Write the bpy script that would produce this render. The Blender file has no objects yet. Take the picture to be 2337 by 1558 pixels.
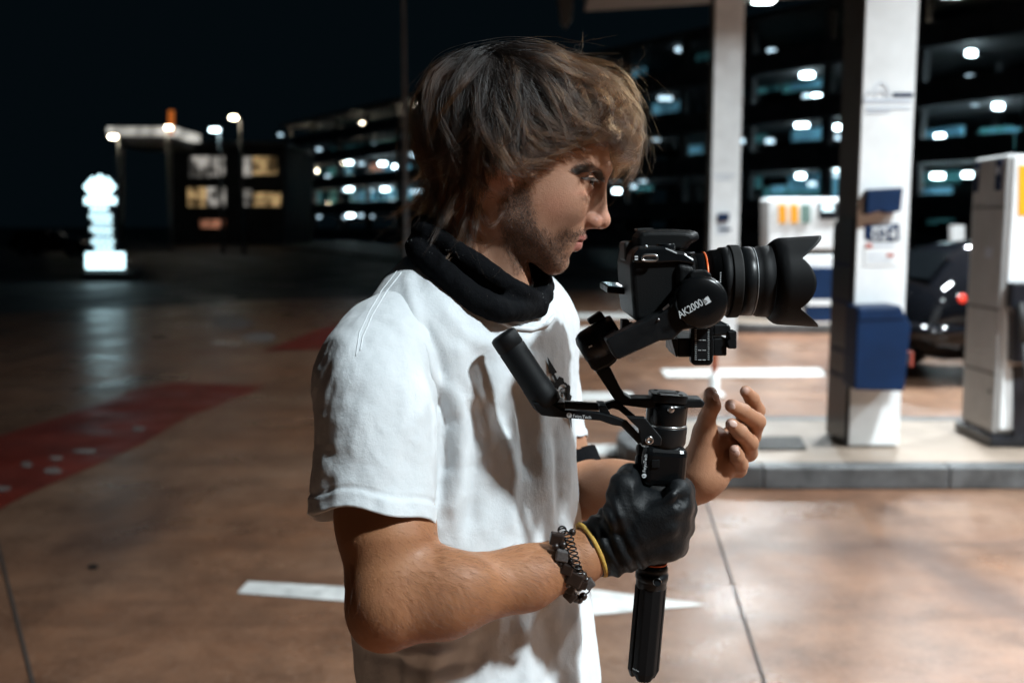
import bpy, bmesh, math, random
import numpy as np
from mathutils import Vector, Matrix
from mathutils.bvhtree import BVHTree
SC = bpy.context.scene
COL = SC.collection
rnd = random.Random(7)
R = math.radians

# ---------------------------------------------------------------- camera
FPX, CX, CY = 2272.0, 1168.5, 779.0            # focal length and centre in photograph pixels
PITCH, CAMZ = R(6.63), 1.6
cam = bpy.data.cameras.new('camera')
cam.sensor_width = 36.0
cam.lens = 36.0 * FPX / 2337.0
cam.clip_start, cam.clip_end = 0.05, 2000
cam.dof.use_dof = True
cam.dof.focus_distance = 1.07
cam.dof.aperture_fstop = 4.0
cam.dof.aperture_blades = 9
camo = bpy.data.objects.new('camera', cam)
COL.objects.link(camo)
camo.location = (0, 0, CAMZ)
camo.rotation_euler = (R(90) - PITCH, 0, 0)
SC.camera = camo

# ---------------------------------------------------------------- night sky, exposure
w = bpy.data.worlds.new('World'); SC.world = w; w.use_nodes = True
wn = w.node_tree.nodes; wl = w.node_tree.links
bg = wn.get('Background')
bg.inputs[0].default_value = (.0010, .0024, .0034, 1)      # moonless city night
bg.inputs[1].default_value = 1.0
vs = SC.view_settings
vs.view_transform = 'Standard'; vs.look = 'None'; vs.exposure = 0.22; vs.gamma = 1.0; vs.use_curve_mapping = False
cy = SC.cycles
cy.use_denoising = True
try: cy.denoiser = 'OPENIMAGEDENOISE'
except Exception: pass
cy.max_bounces = 6; cy.diffuse_bounces = 3; cy.glossy_bounces = 3; cy.transmission_bounces = 4
cy.sample_clamp_indirect = 3.0; cy.caustics_reflective = False; cy.caustics_refractive = False
cy.use_light_tree = True
cy.use_adaptive_sampling = False

# luminaires under the station canopy: X, Y, watts
LAMP_Z = 4.84
LAMPS = [(2.9, -0.75, 400), (6.8, -1.9, 70), (3.75, 3.9, 300), (6.7, 3.9, 340), (3.75, 9.4, 360), (6.7, 9.4, 420),
         (3.68, 15.0, 330), (6.29, 14.6, 330)]
LAMP_COL = (0.86, 0.96, 1.0)

# ---------------------------------------------------------------- helpers
def P(u, v, Y):
    """world point that photograph pixel (u,v) shows at world distance Y in front of the camera"""
    c, s = math.cos(PITCH), math.sin(PITCH)
    x, y = (u - CX) / FPX, (CY - v) / FPX
    dx, dy, dz = x, c + y * s, -s + y * c
    t = Y / dy
    return Vector((dx * t, Y, CAMZ + dz * t))

def G(u, v, z=0.0):
    """world point of pixel (u,v) on the level plane z"""
    c, s = math.cos(PITCH), math.sin(PITCH)
    x, y = (u - CX) / FPX, (CY - v) / FPX
    dx, dy, dz = x, c + y * s, -s + y * c
    t = (z - CAMZ) / dz
    return Vector((dx * t, dy * t, z))

def project(v3):
    """photograph pixels of world points (n,3)"""
    c, s = math.cos(PITCH), math.sin(PITCH)
    v3 = np.asarray(v3)
    x, y, z = v3[:, 0], v3[:, 1], v3[:, 2] - CAMZ
    d = y * c - z * s
    up = y * s + z * c
    return CX + FPX * x / d, CY - FPX * up / d

def tag(o, label=None, cat=None, group=None, kind=None):
    if label: o['label'] = label
    if cat: o['category'] = cat
    if group: o['group'] = group
    if kind: o['kind'] = kind
    return o

def root(name, loc, label, cat, group=None):
    o = bpy.data.objects.new(name, None)
    o.empty_display_size = 0.05
    COL.objects.link(o); o.location = loc
    o['_x'] = [float(k) for k in loc]
    return tag(o, label, cat, group)

def origin_of(o):
    while o is not None:
        if '_x' in o: return Vector(o['_x'])
        o = o.parent
    return Vector((0, 0, 0))

def link(name, me, mat=None, parent=None, smooth=False, bevel=0, segs=2, mods=()):
    """a mesh in world coordinates becomes one object, stored relative to its thing"""
    if parent is not None:
        me.transform(Matrix.Translation(-origin_of(parent)))
    if mat is not None:
        for m in (mat if isinstance(mat, (list, tuple)) else [mat]): me.materials.append(m)
    o = bpy.data.objects.new(name, me)
    COL.objects.link(o)
    if parent is not None: o.parent = parent
    if smooth:
        me.polygons.foreach_set('use_smooth', np.ones(len(me.polygons), bool))
    if bevel:
        b = o.modifiers.new('bevel', 'BEVEL'); b.width = bevel; b.segments = segs; b.limit_method = 'ANGLE'; b.angle_limit = R(35)
    return o

class MB:
    def __init__(s): s.v = []; s.f = []; s.sm = []; s.mi = []; s.m = 0
    def add(s, vs, fs, smooth=False):
        n = len(s.v)
        s.v += [tuple(p) for p in vs]
        for f in fs: s.f.append([i + n for i in f]); s.sm.append(smooth); s.mi.append(s.m)
        return s
    def box(s, c, size, rot=None):
        c = Vector(c); h = Vector(size) / 2
        M = rot.to_3x3() if rot is not None else Matrix.Identity(3)
        vs = [c + M @ Vector((x * h.x, y * h.y, z * h.z)) for x in (-1, 1) for y in (-1, 1) for z in (-1, 1)]
        return s.add(vs, [(0, 1, 3, 2), (4, 6, 7, 5), (0, 4, 5, 1), (2, 3, 7, 6), (0, 2, 6, 4), (1, 5, 7, 3)])
    def prism(s, pts, ext, smooth=False):
        """polygon (3-D points) pushed along the vector ext"""
        pts = [Vector(p) for p in pts]; ext = Vector(ext); n = len(pts)
        nrm = Vector((0, 0, 0))
        for i in range(n): nrm += (pts[i] - pts[0]).cross(pts[(i + 1) % n] - pts[0])
        if nrm.dot(ext) > 0: pts.reverse()
        vs = pts + [p + ext for p in pts]
        s.add(vs, [list(range(n)), list(range(2 * n - 1, n - 1, -1))])
        k = len(s.v) - 2 * n
        for i in range(n):
            j = (i + 1) % n
            s.f.append([k + i, k + n + i, k + n + j, k + j]); s.sm.append(smooth); s.mi.append(s.m)
        return s
    def cyl(s, a, b, r0, r1=None, n=24, caps=True):
        a, b = Vector(a), Vector(b); r1 = r0 if r1 is None else r1
        return s.lathe([(0, r0), ((b - a).length, r1)], a, b - a, n, caps)
    def lathe(s, prof, o, ax, n=32, caps=True, ref=None, sx=1.0):
        """profile [(along, radius)] turned round the axis"""
        o, ax = Vector(o), Vector(ax).normalized()
        t = Vector(ref) if ref is not None else (Vector((0, 0, 1)) if abs(ax.z) < .9 else Vector((1, 0, 0)))
        x = t.cross(ax).normalized(); y = ax.cross(x)
        vs = []; fs = []
        for (h, r) in prof:
            for k in range(n):
                a = 2 * math.pi * k / n
                vs.append(o + ax * h + x * (r * sx * math.cos(a)) + y * (r * math.sin(a)))
        for i in range(len(prof) - 1):
            for k in range(n):
                l = (k + 1) % n
                fs.append((i * n + k, i * n + l, (i + 1) * n + l, (i + 1) * n + k))
        s.add(vs, fs, True)
        if caps:
            m = len(s.v) - len(vs)
            s.f.append([m + k for k in range(n - 1, -1, -1)]); s.sm.append(False); s.mi.append(s.m)
            e = m + (len(prof) - 1) * n
            s.f.append([e + k for k in range(n)]); s.sm.append(False); s.mi.append(s.m)
        return s
    def tube(s, path, r, n=10, closed=False, caps=True):
        path = [Vector(p) for p in path]; m = len(path)
        rs = r if isinstance(r, (list, tuple)) else [r] * m
        vs = []; fs = []; up = None
        for i, p in enumerate(path):
            a = path[(i - 1) % m] if (closed or i > 0) else p
            b = path[(i + 1) % m] if (closed or i < m - 1) else p
            t = (b - a).normalized()
            if up is None: up = Vector((0, 0, 1)) if abs(t.z) < .9 else Vector((1, 0, 0))
            x = (up - t * up.dot(t)).normalized(); up = x; y = t.cross(x)
            for k in range(n):
                q = 2 * math.pi * k / n
                vs.append(p + (x * math.cos(q) + y * math.sin(q)) * rs[i])
        for i in range(m if closed else m - 1):
            j = (i + 1) % m
            for k in range(n):
                l = (k + 1) % n
                fs.append((i * n + k, i * n + l, j * n + l, j * n + k))
        if not closed and caps:
            fs.append(tuple(range(n - 1, -1, -1))); fs.append(tuple(range((m - 1) * n, m * n)))
        return s.add(vs, fs, True)
    def ball(s, c, r, n=12, rr=None):
        c = Vector(c); rr = Vector(rr) if rr is not None else Vector((r, r, r))
        vs = []; fs = []; h = n // 2
        for i in range(1, h):
            a = math.pi * i / h
            for k in range(n):
                b = 2 * math.pi * k / n
                vs.append(c + Vector((rr.x * math.sin(a) * math.cos(b), rr.y * math.sin(a) * math.sin(b), rr.z * math.cos(a))))
        vs.append(c + Vector((0, 0, rr.z))); vs.append(c - Vector((0, 0, rr.z)))
        T, B = len(vs) - 2, len(vs) - 1
        for i in range(h - 2):
            for k in range(n):
                l = (k + 1) % n
                fs.append((i * n + k, (i + 1) * n + k, (i + 1) * n + l, i * n + l))
        for k in range(n):
            l = (k + 1) % n
            fs.append((T, k, l)); fs.append((B, (h - 2) * n + l, (h - 2) * n + k))
        return s.add(vs, fs, True)
    def mesh(s, name):
        me = bpy.data.meshes.new(name)
        me.from_pydata(s.v, [], s.f)
        me.polygons.foreach_set('use_smooth', np.array(s.sm, bool))
        me.polygons.foreach_set('material_index', np.array(s.mi, np.int32))
        me.update()
        return me
    def build(s, name, mat, parent=None, bevel=0, segs=2):
        return link(name, s.mesh(name), mat, parent, bevel=bevel, segs=segs)

def pxpoly(pts, Y): return [P(u, v, Y) for u, v in pts]
def slab(pts, Y, t):
    """outline traced at distance Y, with real thickness t going away from the camera"""
    return MB().prism(pxpoly(pts, Y), (0, t, 0))

def text(name, body, o, xd, yd, size, mat, parent, spacing=1.0, lift=0.0, xs=1.0):
    cu = bpy.data.curves.new(name, 'FONT'); cu.body = body; cu.size = size; cu.space_character = spacing
    cu.extrude = 0.0; cu.resolution_u = 3
    ob = bpy.data.objects.new('tmp_text', cu); COL.objects.link(ob)
    me = bpy.data.meshes.new_from_object(ob)
    bpy.data.objects.remove(ob); bpy.data.curves.remove(cu)
    me.name = name
    me.transform(Matrix.Diagonal((xs, 1, 1, 1)))
    xd = Vector(xd).normalized(); yd = Vector(yd); yd = (yd - xd * yd.dot(xd)).normalized(); zd = xd.cross(yd)
    M = Matrix((xd, yd, zd)).transposed().to_4x4(); M.translation = Vector(o) + zd * lift
    me.transform(M)
    return link(name, me, mat, parent)

# ---------------------------------------------------------------- materials
def mat(name, col, rough=.5, metal=0., spec=.5, noise=None, bump=None, coat=0., emit=None, sss=0., sheen=0., rvar=None):
    """noise=(scale, dark factor, detail)  bump=(scale, strength, distance)  emit=(colour, strength)  rvar=(scale, lo, hi)"""
    m = bpy.data.materials.new(name); m.use_nodes = True
    nt = m.node_tree; b = nt.nodes['Principled BSDF']
    b.inputs['Base Color'].default_value = (*col, 1); b.inputs['Roughness'].default_value = rough
    b.inputs['Metallic'].default_value = metal; b.inputs['Specular IOR Level'].default_value = spec
    b.inputs['Coat Weight'].default_value = coat
    b.inputs['Sheen Weight'].default_value = sheen
    if sss:
        b.inputs['Subsurface Weight'].default_value = sss
        b.inputs['Subsurface Radius'].default_value = (1.0, .35, .18); b.inputs['Subsurface Scale'].default_value = .006
    if emit:
        b.inputs['Emission Color'].default_value = (*emit[0], 1); b.inputs['Emission Strength'].default_value = emit[1]
    tc = nt.nodes.new('ShaderNodeTexCoord')
    def nz(scale, detail=4., rg=.6):
        n = nt.nodes.new('ShaderNodeTexNoise'); n.inputs['Scale'].default_value = scale
        n.inputs['Detail'].default_value = detail; n.inputs['Roughness'].default_value = rg
        nt.links.new(tc.outputs['Object'], n.inputs['Vector']); return n
    if noise:
        n = nz(noise[0], noise[2] if len(noise) > 2 else 5.)
        mx = nt.nodes.new('ShaderNodeMix'); mx.data_type = 'RGBA'
        mx.inputs[6].default_value = (*[c * noise[1] for c in col], 1); mx.inputs[7].default_value = (*col, 1)
        cr = nt.nodes.new('ShaderNodeMapRange'); cr.inputs[1].default_value = .35; cr.inputs[2].default_value = .65
        nt.links.new(n.outputs[0], cr.inputs[0]); nt.links.new(cr.outputs[0], mx.inputs[0])
        nt.links.new(mx.outputs[2], b.inputs['Base Color'])
    if rvar:
        n = nz(rvar[0], 4.)
        cr = nt.nodes.new('ShaderNodeMapRange'); cr.inputs[1].default_value = .35; cr.inputs[2].default_value = .65
        cr.inputs[3].default_value = rvar[1]; cr.inputs[4].default_value = rvar[2]
        nt.links.new(n.outputs[0], cr.inputs[0]); nt.links.new(cr.outputs[0], b.inputs['Roughness'])
    if bump:
        n = nz(bump[0], 6.)
        bp = nt.nodes.new('ShaderNodeBump'); bp.inputs['Strength'].default_value = bump[1]; bp.inputs['Distance'].default_value = bump[2]
        nt.links.new(n.outputs[0], bp.inputs['Height']); nt.links.new(bp.outputs[0], b.inputs['Normal'])
    return m

M = {}
M['white_paint'] = mat('white paint', (.84, .86, .87), .35, noise=(3, .86), rvar=(5, .3, .5))
M['grey_metal'] = mat('grey sheet metal', (.50, .50, .50), .45, .1, noise=(4, .85), rvar=(9, .32, .5))
M['dark_metal'] = mat('dark brown metal', (.06, .055, .05), .45, noise=(6, .7))
M['black_panel'] = mat('black panel', (.012, .014, .02), .3, noise=(8, .6))
M['blue_plastic'] = mat('blue plastic', (.002, .020, .070), .5, spec=.25, noise=(5, .75), bump=(60, .15, .002))
M['blue_print'] = mat('blue print', (.004, .02, .07), .45, spec=.3, noise=(12, .8))
M['pale_print'] = mat('pale print', (.55, .6, .68), .5)
M['red_print'] = mat('red print', (.45, .08, .05), .5)
M['orange_print'] = mat('orange print', (.86, .36, .01), .45, noise=(20, .93))
M['green_print'] = mat('green print', (.1, .2, .17), .45)
M['rubber'] = mat('black rubber', (.02, .02, .02), .6, bump=(200, .2, .001))
M['concrete_kerb'] = mat('kerb concrete', (.11, .112, .115), .55, noise=(7, .5), bump=(30, .5, .004), rvar=(4, .35, .6))
M['road_paint'] = mat('white road paint', (.76, .76, .74), .5, noise=(9, .62, 9), bump=(60, .3, .002))
M['dark_concrete'] = mat('weathered concrete', (.20, .20, .21), .75, noise=(.5, .6))
M['night_glass'] = mat('dark glass', (.01, .013, .016), .06, spec=.6)
M['lamp_white'] = mat('lamp diffuser', (.9, .9, .9), .4, emit=((.86, .95, 1.0), 14))
M['lamp_far'] = mat('car park lamp', (.9, .9, .9), .4, emit=((.70, .93, 1.0), 16))
M['lamp_warm'] = mat('warm lamp', (.9, .9, .9), .4, emit=((1.0, .86, .62), 30))
M['lamp_amber'] = mat('amber lamp', (.9, .6, .2), .4, emit=((1.0, .42, .04), 9))
M['galvanised'] = mat('galvanised steel', (.22, .23, .24), .45, .6, noise=(10, .8))
for k_ in ('lamp_far', 'lamp_warm', 'lamp_amber', 'lamp_white'): M[k_].cycles.emission_sampling = 'NONE'
# ================================================================ ground
def ground_material():
    m = bpy.data.materials.new('stained concrete'); m.use_nodes = True
    nt = m.node_tree; b = nt.nodes['Principled BSDF']; N = nt.nodes.new; L = nt.links.new
    tc = N('ShaderNodeTexCoord')
    def nz(scale, det=5., rg=.6, sx=None):
        n = N('ShaderNodeTexNoise'); n.inputs['Scale'].default_value = scale; n.inputs['Detail'].default_value = det; n.inputs['Roughness'].default_value = rg
        if sx:
            mp = N('ShaderNodeMapping'); mp.inputs['Scale'].default_value = sx
            L(tc.outputs['Object'], mp.inputs[0]); L(mp.outputs[0], n.inputs[0])
        else: L(tc.outputs['Object'], n.inputs[0])
        return n.outputs[0]
    def rng(x, a, c, lo=0., hi=1.):
        r = N('ShaderNodeMapRange'); r.inputs[1].default_value = a; r.inputs[2].default_value = c
        r.inputs[3].default_value = lo; r.inputs[4].default_value = hi; L(x, r.inputs[0]); return r.outputs[0]
    def mix(f, c1, c2):
        x = N('ShaderNodeMix'); x.data_type = 'RGBA'; L(f, x.inputs[0])
        for i, c in ((6, c1), (7, c2)):
            if isinstance(c, tuple): x.inputs[i].default_value = (*c, 1)
            else: L(c, x.inputs[i])
        return x.outputs[2]
    big = rng(nz(.42, 4.), .36, .64)
    c = mix(big, (.23, .100, .050), (.25, .150, .098))
    c = mix(rng(nz(2.6, 8., .75), .38, .68), c, (.095, .044, .025))
    c = mix(rng(nz(38, 6., .8), .48, .72, 0, .55), c, (.33, .22, .16))
    c = mix(rng(nz(1., 6., .65, (.10, 1.6, 1)), .54, .70, 0, .6), c, (.085, .045, .03))
    c = mix(rng(nz(150, 2., .5), .60, .70, 0, .7), c, (.07, .04, .028))
    c = mix(rng(nz(1.1, 3., .5, (1, .3, 1)), .56, .70, 0, .75), c, (.07, .036, .026))
    L(c, b.inputs['Base Color'])
    L(rng(nz(.9, 5., .7), .3, .7, .20, .46), b.inputs['Roughness'])
    b.inputs['Specular IOR Level'].default_value = .5
    bp = N('ShaderNodeBump'); bp.inputs['Strength'].default_value = .25; bp.inputs['Distance'].default_value = .004
    L(nz(55, 8., .75), bp.inputs['Height']); L(bp.outputs[0], b.inputs['Normal'])
    return m
M['concrete'] = ground_material()
M['asphalt'] = mat('asphalt', (.045, .046, .048), .6, noise=(1.5, .7), rvar=(.6, .4, .75), bump=(80, .4, .006))
M['joint'] = mat('joint filler', (.05, .04, .035), .7)

def sheet(name, pts, z, material, label=None):
    me = MB().add([(p[0], p[1], z) for p in pts], [list(range(len(pts)))]).mesh(name)
    if me.polygons[0].normal.z < 0: me.flip_normals()
    o = link(name, me, material); o['kind'] = 'structure'
    return o
sheet('ground', [(-900, -300), (900, -300), (900, 900), (-900, 900)], -.004, M['asphalt'])
fore = [(-14, -9), (30, -9), (30, 24), (1.5, 24.5), (-5.5, 21.5), (-14, 14)]
sheet('forecourt', fore, 0.0, M['concrete'])
def joint(a, b, wd=.012):
    a, b = G(*a), G(*b); d = (b - a).normalized(); n = Vector((-d.y, d.x, 0)) * wd / 2
    a = a - d * .2; b = b + d * 2.5
    return sheet('expansion_joint', [a - n, b - n, b + n, a + n], .004, M['joint'])
joint((1607, 1130), (1745, 1558)); joint((-40, 1100), (75, 1558))
# red painted strips with worn white specks
M['red_paint'] = mat('worn red paint', (.20, .030, .018), .45, noise=(2.2, .55), rvar=(2, .3, .6))
def marking(name, pts, z, m): return sheet(name, [G(u, v) for u, v in pts], z, m)
marking('red_marking', [(-140, 1240), (-140, 1020), (0, 995), (150, 948), (310, 890), (400, 874), (605, 881), (560, 902), (430, 950), (330, 1010), (180, 1078), (60, 1130)], .004, M['red_paint'])
marking('red_marking', [(596, 803), (690, 766), (770, 738), (960, 700), (1000, 730), (800, 795)], .004, M['red_paint'])
M['pale_marks'] = mat('pale ground marks', (.33, .28, .26), .5, noise=(9, .35))
for (u, v, a, h) in ((315, 980, 16, 7), (195, 1032, 30, 7), (122, 1076, 18, 8), (60, 1062, 14, 7), (128, 1048, 14, 6), (6, 1118, 18, 8)):
    marking('pale_fleck', [(u + a * math.cos(k * .524) * (.75 + .55 * rnd.random()), v + h * math.sin(k * .524) * (.6 + .6 * rnd.random())) for k in range(12)], .008, M['pale_marks'])
for (u, v, a, h) in ((478, 681, 62, 9), (530, 737, 46, 14), (590, 770, 40, 12)):  # flat pale patches farther out on the concrete
    marking('pale_fleck', [(u + a * math.cos(k * .628) * (1 + .2 * math.sin(k * 3 + u)), v + h * math.sin(k * .628)) for k in range(10)], .004, M['pale_marks'])
# white arrow on the ground behind the man, and the bars of the lane markings
marking('arrow_marking', [(541, 1354), (566, 1327), (1000, 1352), (1150, 1362), (1150, 1310), (1352, 1346), (1617, 1381), (1352, 1404), (1150, 1440), (1150, 1392), (780, 1372)], .004, M['road_paint'])
for q in ([(1508, 843), (1872, 841), (1885, 858), (1520, 861)], [(1180, 897), (1440, 895), (1452, 914), (1180, 918)],
          [(1150, 1018), (1470, 1014), (1490, 1036), (1150, 1044)], [(1180, 796), (1340, 796), (1345, 811), (1180, 812)],
          [(1180, 748), (1352, 747), (1358, 761), (1180, 762)], [(1180, 716), (1444, 715), (1450, 727), (1180, 728)],
          [(1690, 955), (1925, 952), (1940, 975), (1700, 978)]):
    marking('road_marking', q, .004, M['road_paint'])
M['stain'] = mat('tar spot', (.015, .012, .01), .5)
marking('tar_spot', [(213 + 13 * math.cos(k * .6283), 1294 + 6 * math.sin(k * .6283)) for k in range(10)], .004, M['stain'])
# raised pavement far behind
pk = [G(640, 566), G(760, 578), G(960, 604), G(1700, 640), G(2400, 640)]
mb = MB()
for a, b in zip(pk, pk[1:]):
    d = (b - a); n = Vector((-d.y, d.x, 0)).normalized() * .25
    mb.prism([a, b, b + n, a + n], (0, 0, .13))
ok = mb.build('pavement_kerb', M['concrete_kerb'], bevel=.02); ok['kind'] = 'structure'

# ================================================================ fuel islands
KH = .144
M['island_top'] = mat('island paving', (.33, .255, .20), .5, noise=(1.8, .72), rvar=(2, .35, .6), bump=(40, .4, .004))
def island(x0, x1, y0, y1, label, group):
    r = root('fuel_island', ((x0 + x1) / 2, (y0 + y1) / 2, 0), label, 'kerbed island', group)
    rr = (y1 - y0) / 2; c = (y0 + y1) / 2
    def outline(off):
        L = [(x0 + rr + (rr - off) * math.cos(a), c + (rr - off) * math.sin(a)) for a in [R(90 + 180 * k / 10) for k in range(11)]]
        return L + [(x1 - off, y0 + off), (x1 - off, y1 - off)]
    MB().prism([(x, y, 0) for x, y in outline(.14)], (0, 0, KH - .006)).build('paving', M['island_top'], r)
    # kerb stones one by one
    o, i = outline(0), outline(.138)
    n = 1.0
    segs = []
    for k in range(10): segs.append((o[k], o[k + 1], i[k + 1], i[k]))
    m = int((x1 - x0 - rr) / n)
    for k in range(m):
        a = x0 + rr + k * (x1 - x0 - rr) / m; b = x0 + rr + (k + 1) * (x1 - x0 - rr) / m
        segs.append(((a + .002, y0), (b - .002, y0), (b - .002, y0 + .138), (a + .002, y0 + .138)))
        segs.append(((a + .006, y1), (b - .006, y1), (b - .006, y1 - .138), (a + .006, y1 - .138)))
    for q in segs:
        MB().prism([(x, y, 0) for x, y in q], (0, 0, KH)).build('kerb_stone', M['concrete_kerb'], r, bevel=.014, segs=3)
    return r
isl = island(.72, 9.5, 5.93, 7.55, 'long kerbed concrete island carrying the blue binned pillar and nearest pump', 'kerbed fuel islands')
# steel drain cover let into the island
dr = root('drain_cover', G(1785, 1012, KH), 'dark ribbed drain cover set in the island left of the pillar', 'drain cover')
q = [G(1733, 998, KH + .004), G(1826, 998, KH + .004), G(1842, 1025, KH + .004), G(1728, 1025, KH + .004)]
MB().prism(q, (0, 0, .006)).build('plate', M['galvanised'], dr)
for k in range(9):
    t0 = (k + .25) / 9; t1 = (k + .7) / 9
    a, b = q[0].lerp(q[3], t0), q[1].lerp(q[2], t0); c, d = q[1].lerp(q[2], t1), q[0].lerp(q[3], t1)
    MB().prism([x + Vector((0, 0, .007)) for x in (a, b, c, d)], (0, 0, .005)).build('rib', M['dark_metal'], dr)
island(3.0, 12, 14.75, 16.3, 'kerbed concrete island carrying the far pump with blue lower panel', 'kerbed fuel islands')

# ================================================================ canopy pillars
CZ = 5.0
def pillar(x0, x1, y0, y1, zb, label):
    r = root('canopy_pillar', ((x0 + x1) / 2, (y0 + y1) / 2, zb), label, 'pillar', 'white canopy pillars')
    MB().box(((x0 + x1) / 2, (y0 + y1) / 2 + .01, (zb + CZ) / 2), (x1 - x0 - .02, y1 - y0 - .02, CZ - zb)).build('core', M['dark_metal'], r)
    MB().box(((x0 + x1) / 2, y0 - .006, (zb + CZ) / 2), (x1 - x0, .02, CZ - zb - .02)).build('white_face', M['white_paint'], r, bevel=.004)
    return r
f0, f1 = P(1936, 1024, 6.49), P(2050, 1026, 6.49)
pl = pillar(f0.x, f1.x, 6.50, 6.93, KH, 'white faced canopy pillar with blue bin and small notices, dark left side')
px = f0.x; pw = f1.x - f0.x
MB().box((px - .008, 6.72, KH + .745), (.016, .40, 1.48)).build('side_panel', M['black_panel'], pl, bevel=.003)
for zz in (.45, .62, .95, 1.2):
    for k in range(3):
        MB().box((px - .018, 6.60 + k * .11, KH + zz), (.004, .07, .035)).build('panel_print', M['blue_print'], pl)
yf = 6.480
# tilted blue holder, blue label with number, small print
hb = MB().prism([P(1981, 432, yf - .08), P(2062, 428, yf - .08), P(2056, 482, yf - .08), P(2022, 487, yf - .08), P(2015, 480, yf - .08), P(1978, 490, yf - .08)], (0, .078, 0)).build('towel_holder', M['blue_plastic'], pl, bevel=.008)
lb = slab([(1974, 513), (2052, 511), (2052, 548), (2034, 552), (1996, 552), (1974, 545)], yf - .002, .006).build('number_plate', M['blue_print'], pl)
t = text('lettering', '024', P(1988, 548, yf - .006), (1, 0, 0), (0, 0, 1), .112, M['white_paint'], lb)
slab([(1990, 516), (2036, 514), (2036, 520), (1990, 522)], yf - .006, .003).build('print_line', M['pale_print'], lb)
nt_ = slab([(1974, 554), (2050, 553), (2046, 606), (1972, 607)], yf - .002, .003).build('notice', M['white_paint'], pl)
for (a, b, c, d, mm) in ((1976, 556, 1990, 566, 'red_print'), (1994, 559, 2040, 563, 'pale_print'), (2024, 579, 2040, 586, 'red_print'), (1980, 580, 2018, 583, 'pale_print'), (1980, 592, 2034, 595, 'pale_print')):
    slab([(a, b), (c, b), (c, d), (a, d)], yf - .006, .003).build('print_line', M[mm], nt_)
# faint drawing and lines of writing high on the pillar
dg = MB()
base = [(1974, 224), (1982, 208), (1992, 214), (1998, 196), (2010, 188), (2022, 196), (2030, 214), (2026, 226)]
dg.tube([P(u, v, yf - .003) for u, v in base], .004, 5)
dg.tube([P(u, v, yf - .003) for u, v in ((1996, 224), (2006, 206), (2016, 210), (2020, 222))], .004, 5)
dg.build('line_drawing', M['pale_print'], pl)
for (a, b, c, d, mm) in ((2038, 212, 2084, 221, 'blue_print'), (1972, 227, 2080, 234, 'pale_print'), (1976, 245, 2076, 249, 'pale_print'), (1978, 254, 2030, 258, 'pale_print')):
    slab([(a, b), (c, b), (c, d), (a, d)], yf - .003, .004).build('print_line', M[mm], pl)
# blue litter bin hung on the pillar
bn = root('litter_bin', P(2012, 895, 6.36), 'blue wall bin with chamfered corner hung low on the nearer pillar', 'bin')
MB().prism(pxpoly([(1957, 700), (2056, 697), (2072, 728), (2080, 742), (2064, 893), (1950, 890)], 6.25), (0, .225, 0)).build('body', M['blue_plastic'], bn, bevel=.012)
slab([(1962, 706), (2052, 703), (2064, 728), (1960, 731)], 6.243, .01).build('flap', M['blue_plastic'], bn, bevel=.004)
MB().box(P(1952, 800, 6.36) + Vector((-.012, 0, 0)), (.02, .16, .42)).build('side_bracket', M['black_panel'], bn)
MB().box(P(2074, 800, 6.36) + Vector((.004, 0, -.05)), (.012, .1, .09)).build('latch', M['red_print'], bn)
# far pillar
g0, g1 = P(1617, 700, 13.9), P(1681, 700, 13.9)
pl2 = pillar(g0.x, g1.x, 13.9, 14.3, 0, 'white canopy pillar behind the camera, farther of the two')
slab([(1639, 487), (1665, 486), (1664, 505), (1638, 506)], 13.82, .06).build('towel_holder', M['blue_plastic'], pl2, bevel=.006)
for (a, b, c, d, mm) in ((1634, 514, 1662, 519, 'pale_print'), (1640, 521, 1668, 527, 'blue_print'), (1632, 530, 1660, 534, 'pale_print'), (1630, 398, 1678, 401, 'pale_print'), (1634, 408, 1668, 411, 'pale_print')):
    slab([(a, b), (c, b), (c, d), (a, d)], 13.872, .004).build('print_line', M[mm], pl2)

# ================================================================ canopy with its luminaires
M['soffit'] = mat('canopy soffit', (.26, .24, .22), .6, noise=(2, .8))
cn = root('station_canopy', (6, 6, 0), 'flat brown station canopy with lamps under it, over the pumps', 'canopy')
x0, x1, y0, y1 = 1.16, 12.0, -5.0, 15.55
def far_edge(x): return 16.54 - .3 * (x - 1.17)
MB().prism([(x0, y0, CZ + .07), (x1, y0, CZ + .07), (x1, far_edge(x1), CZ + .07), (x0, far_edge(x0), CZ + .07)], (0, 0, .7)).build('roof', M['dark_concrete'], cn)
nx, ny = 9, 17
for i in range(nx):
    for j in range(ny):
        a0_, a1_ = x0 + (x1 - x0) * i / nx + .006, x0 + (x1 - x0) * (i + 1) / nx - .006
        def yy_(x, t): return y0 + (far_edge(x) - y0) * t
        t0_, t1_ = j / ny + .0004, (j + 1) / ny - .0004
        if j >= 12 or i < 3:
            MB().prism([(a0_, yy_(a0_, t0_), CZ + .02), (a1_, yy_(a1_, t0_), CZ + .02), (a1_, yy_(a1_, t1_), CZ + .02), (a0_, yy_(a0_, t1_), CZ + .02)], (0, 0, .04)).build('soffit_panel', M['soffit'], cn)
MB().prism([P(1262, -60, 15.0), P(1300, -60, 15.0), P(1308, 10, 15.0), (P(1306, 40, 15.0)), P(1292, 62, 15.0), P(1280, 48, 15.0), P(1276, 20, 15.0)], (0, .25, 0)).build('bracket', M['dark_metal'], cn, bevel=.02)
MB().box((x0 - .06, (y0 + y1) / 2, CZ + .4), (.1, y1 - y0, .8)).build('fascia', M['dark_metal'], cn)
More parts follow.
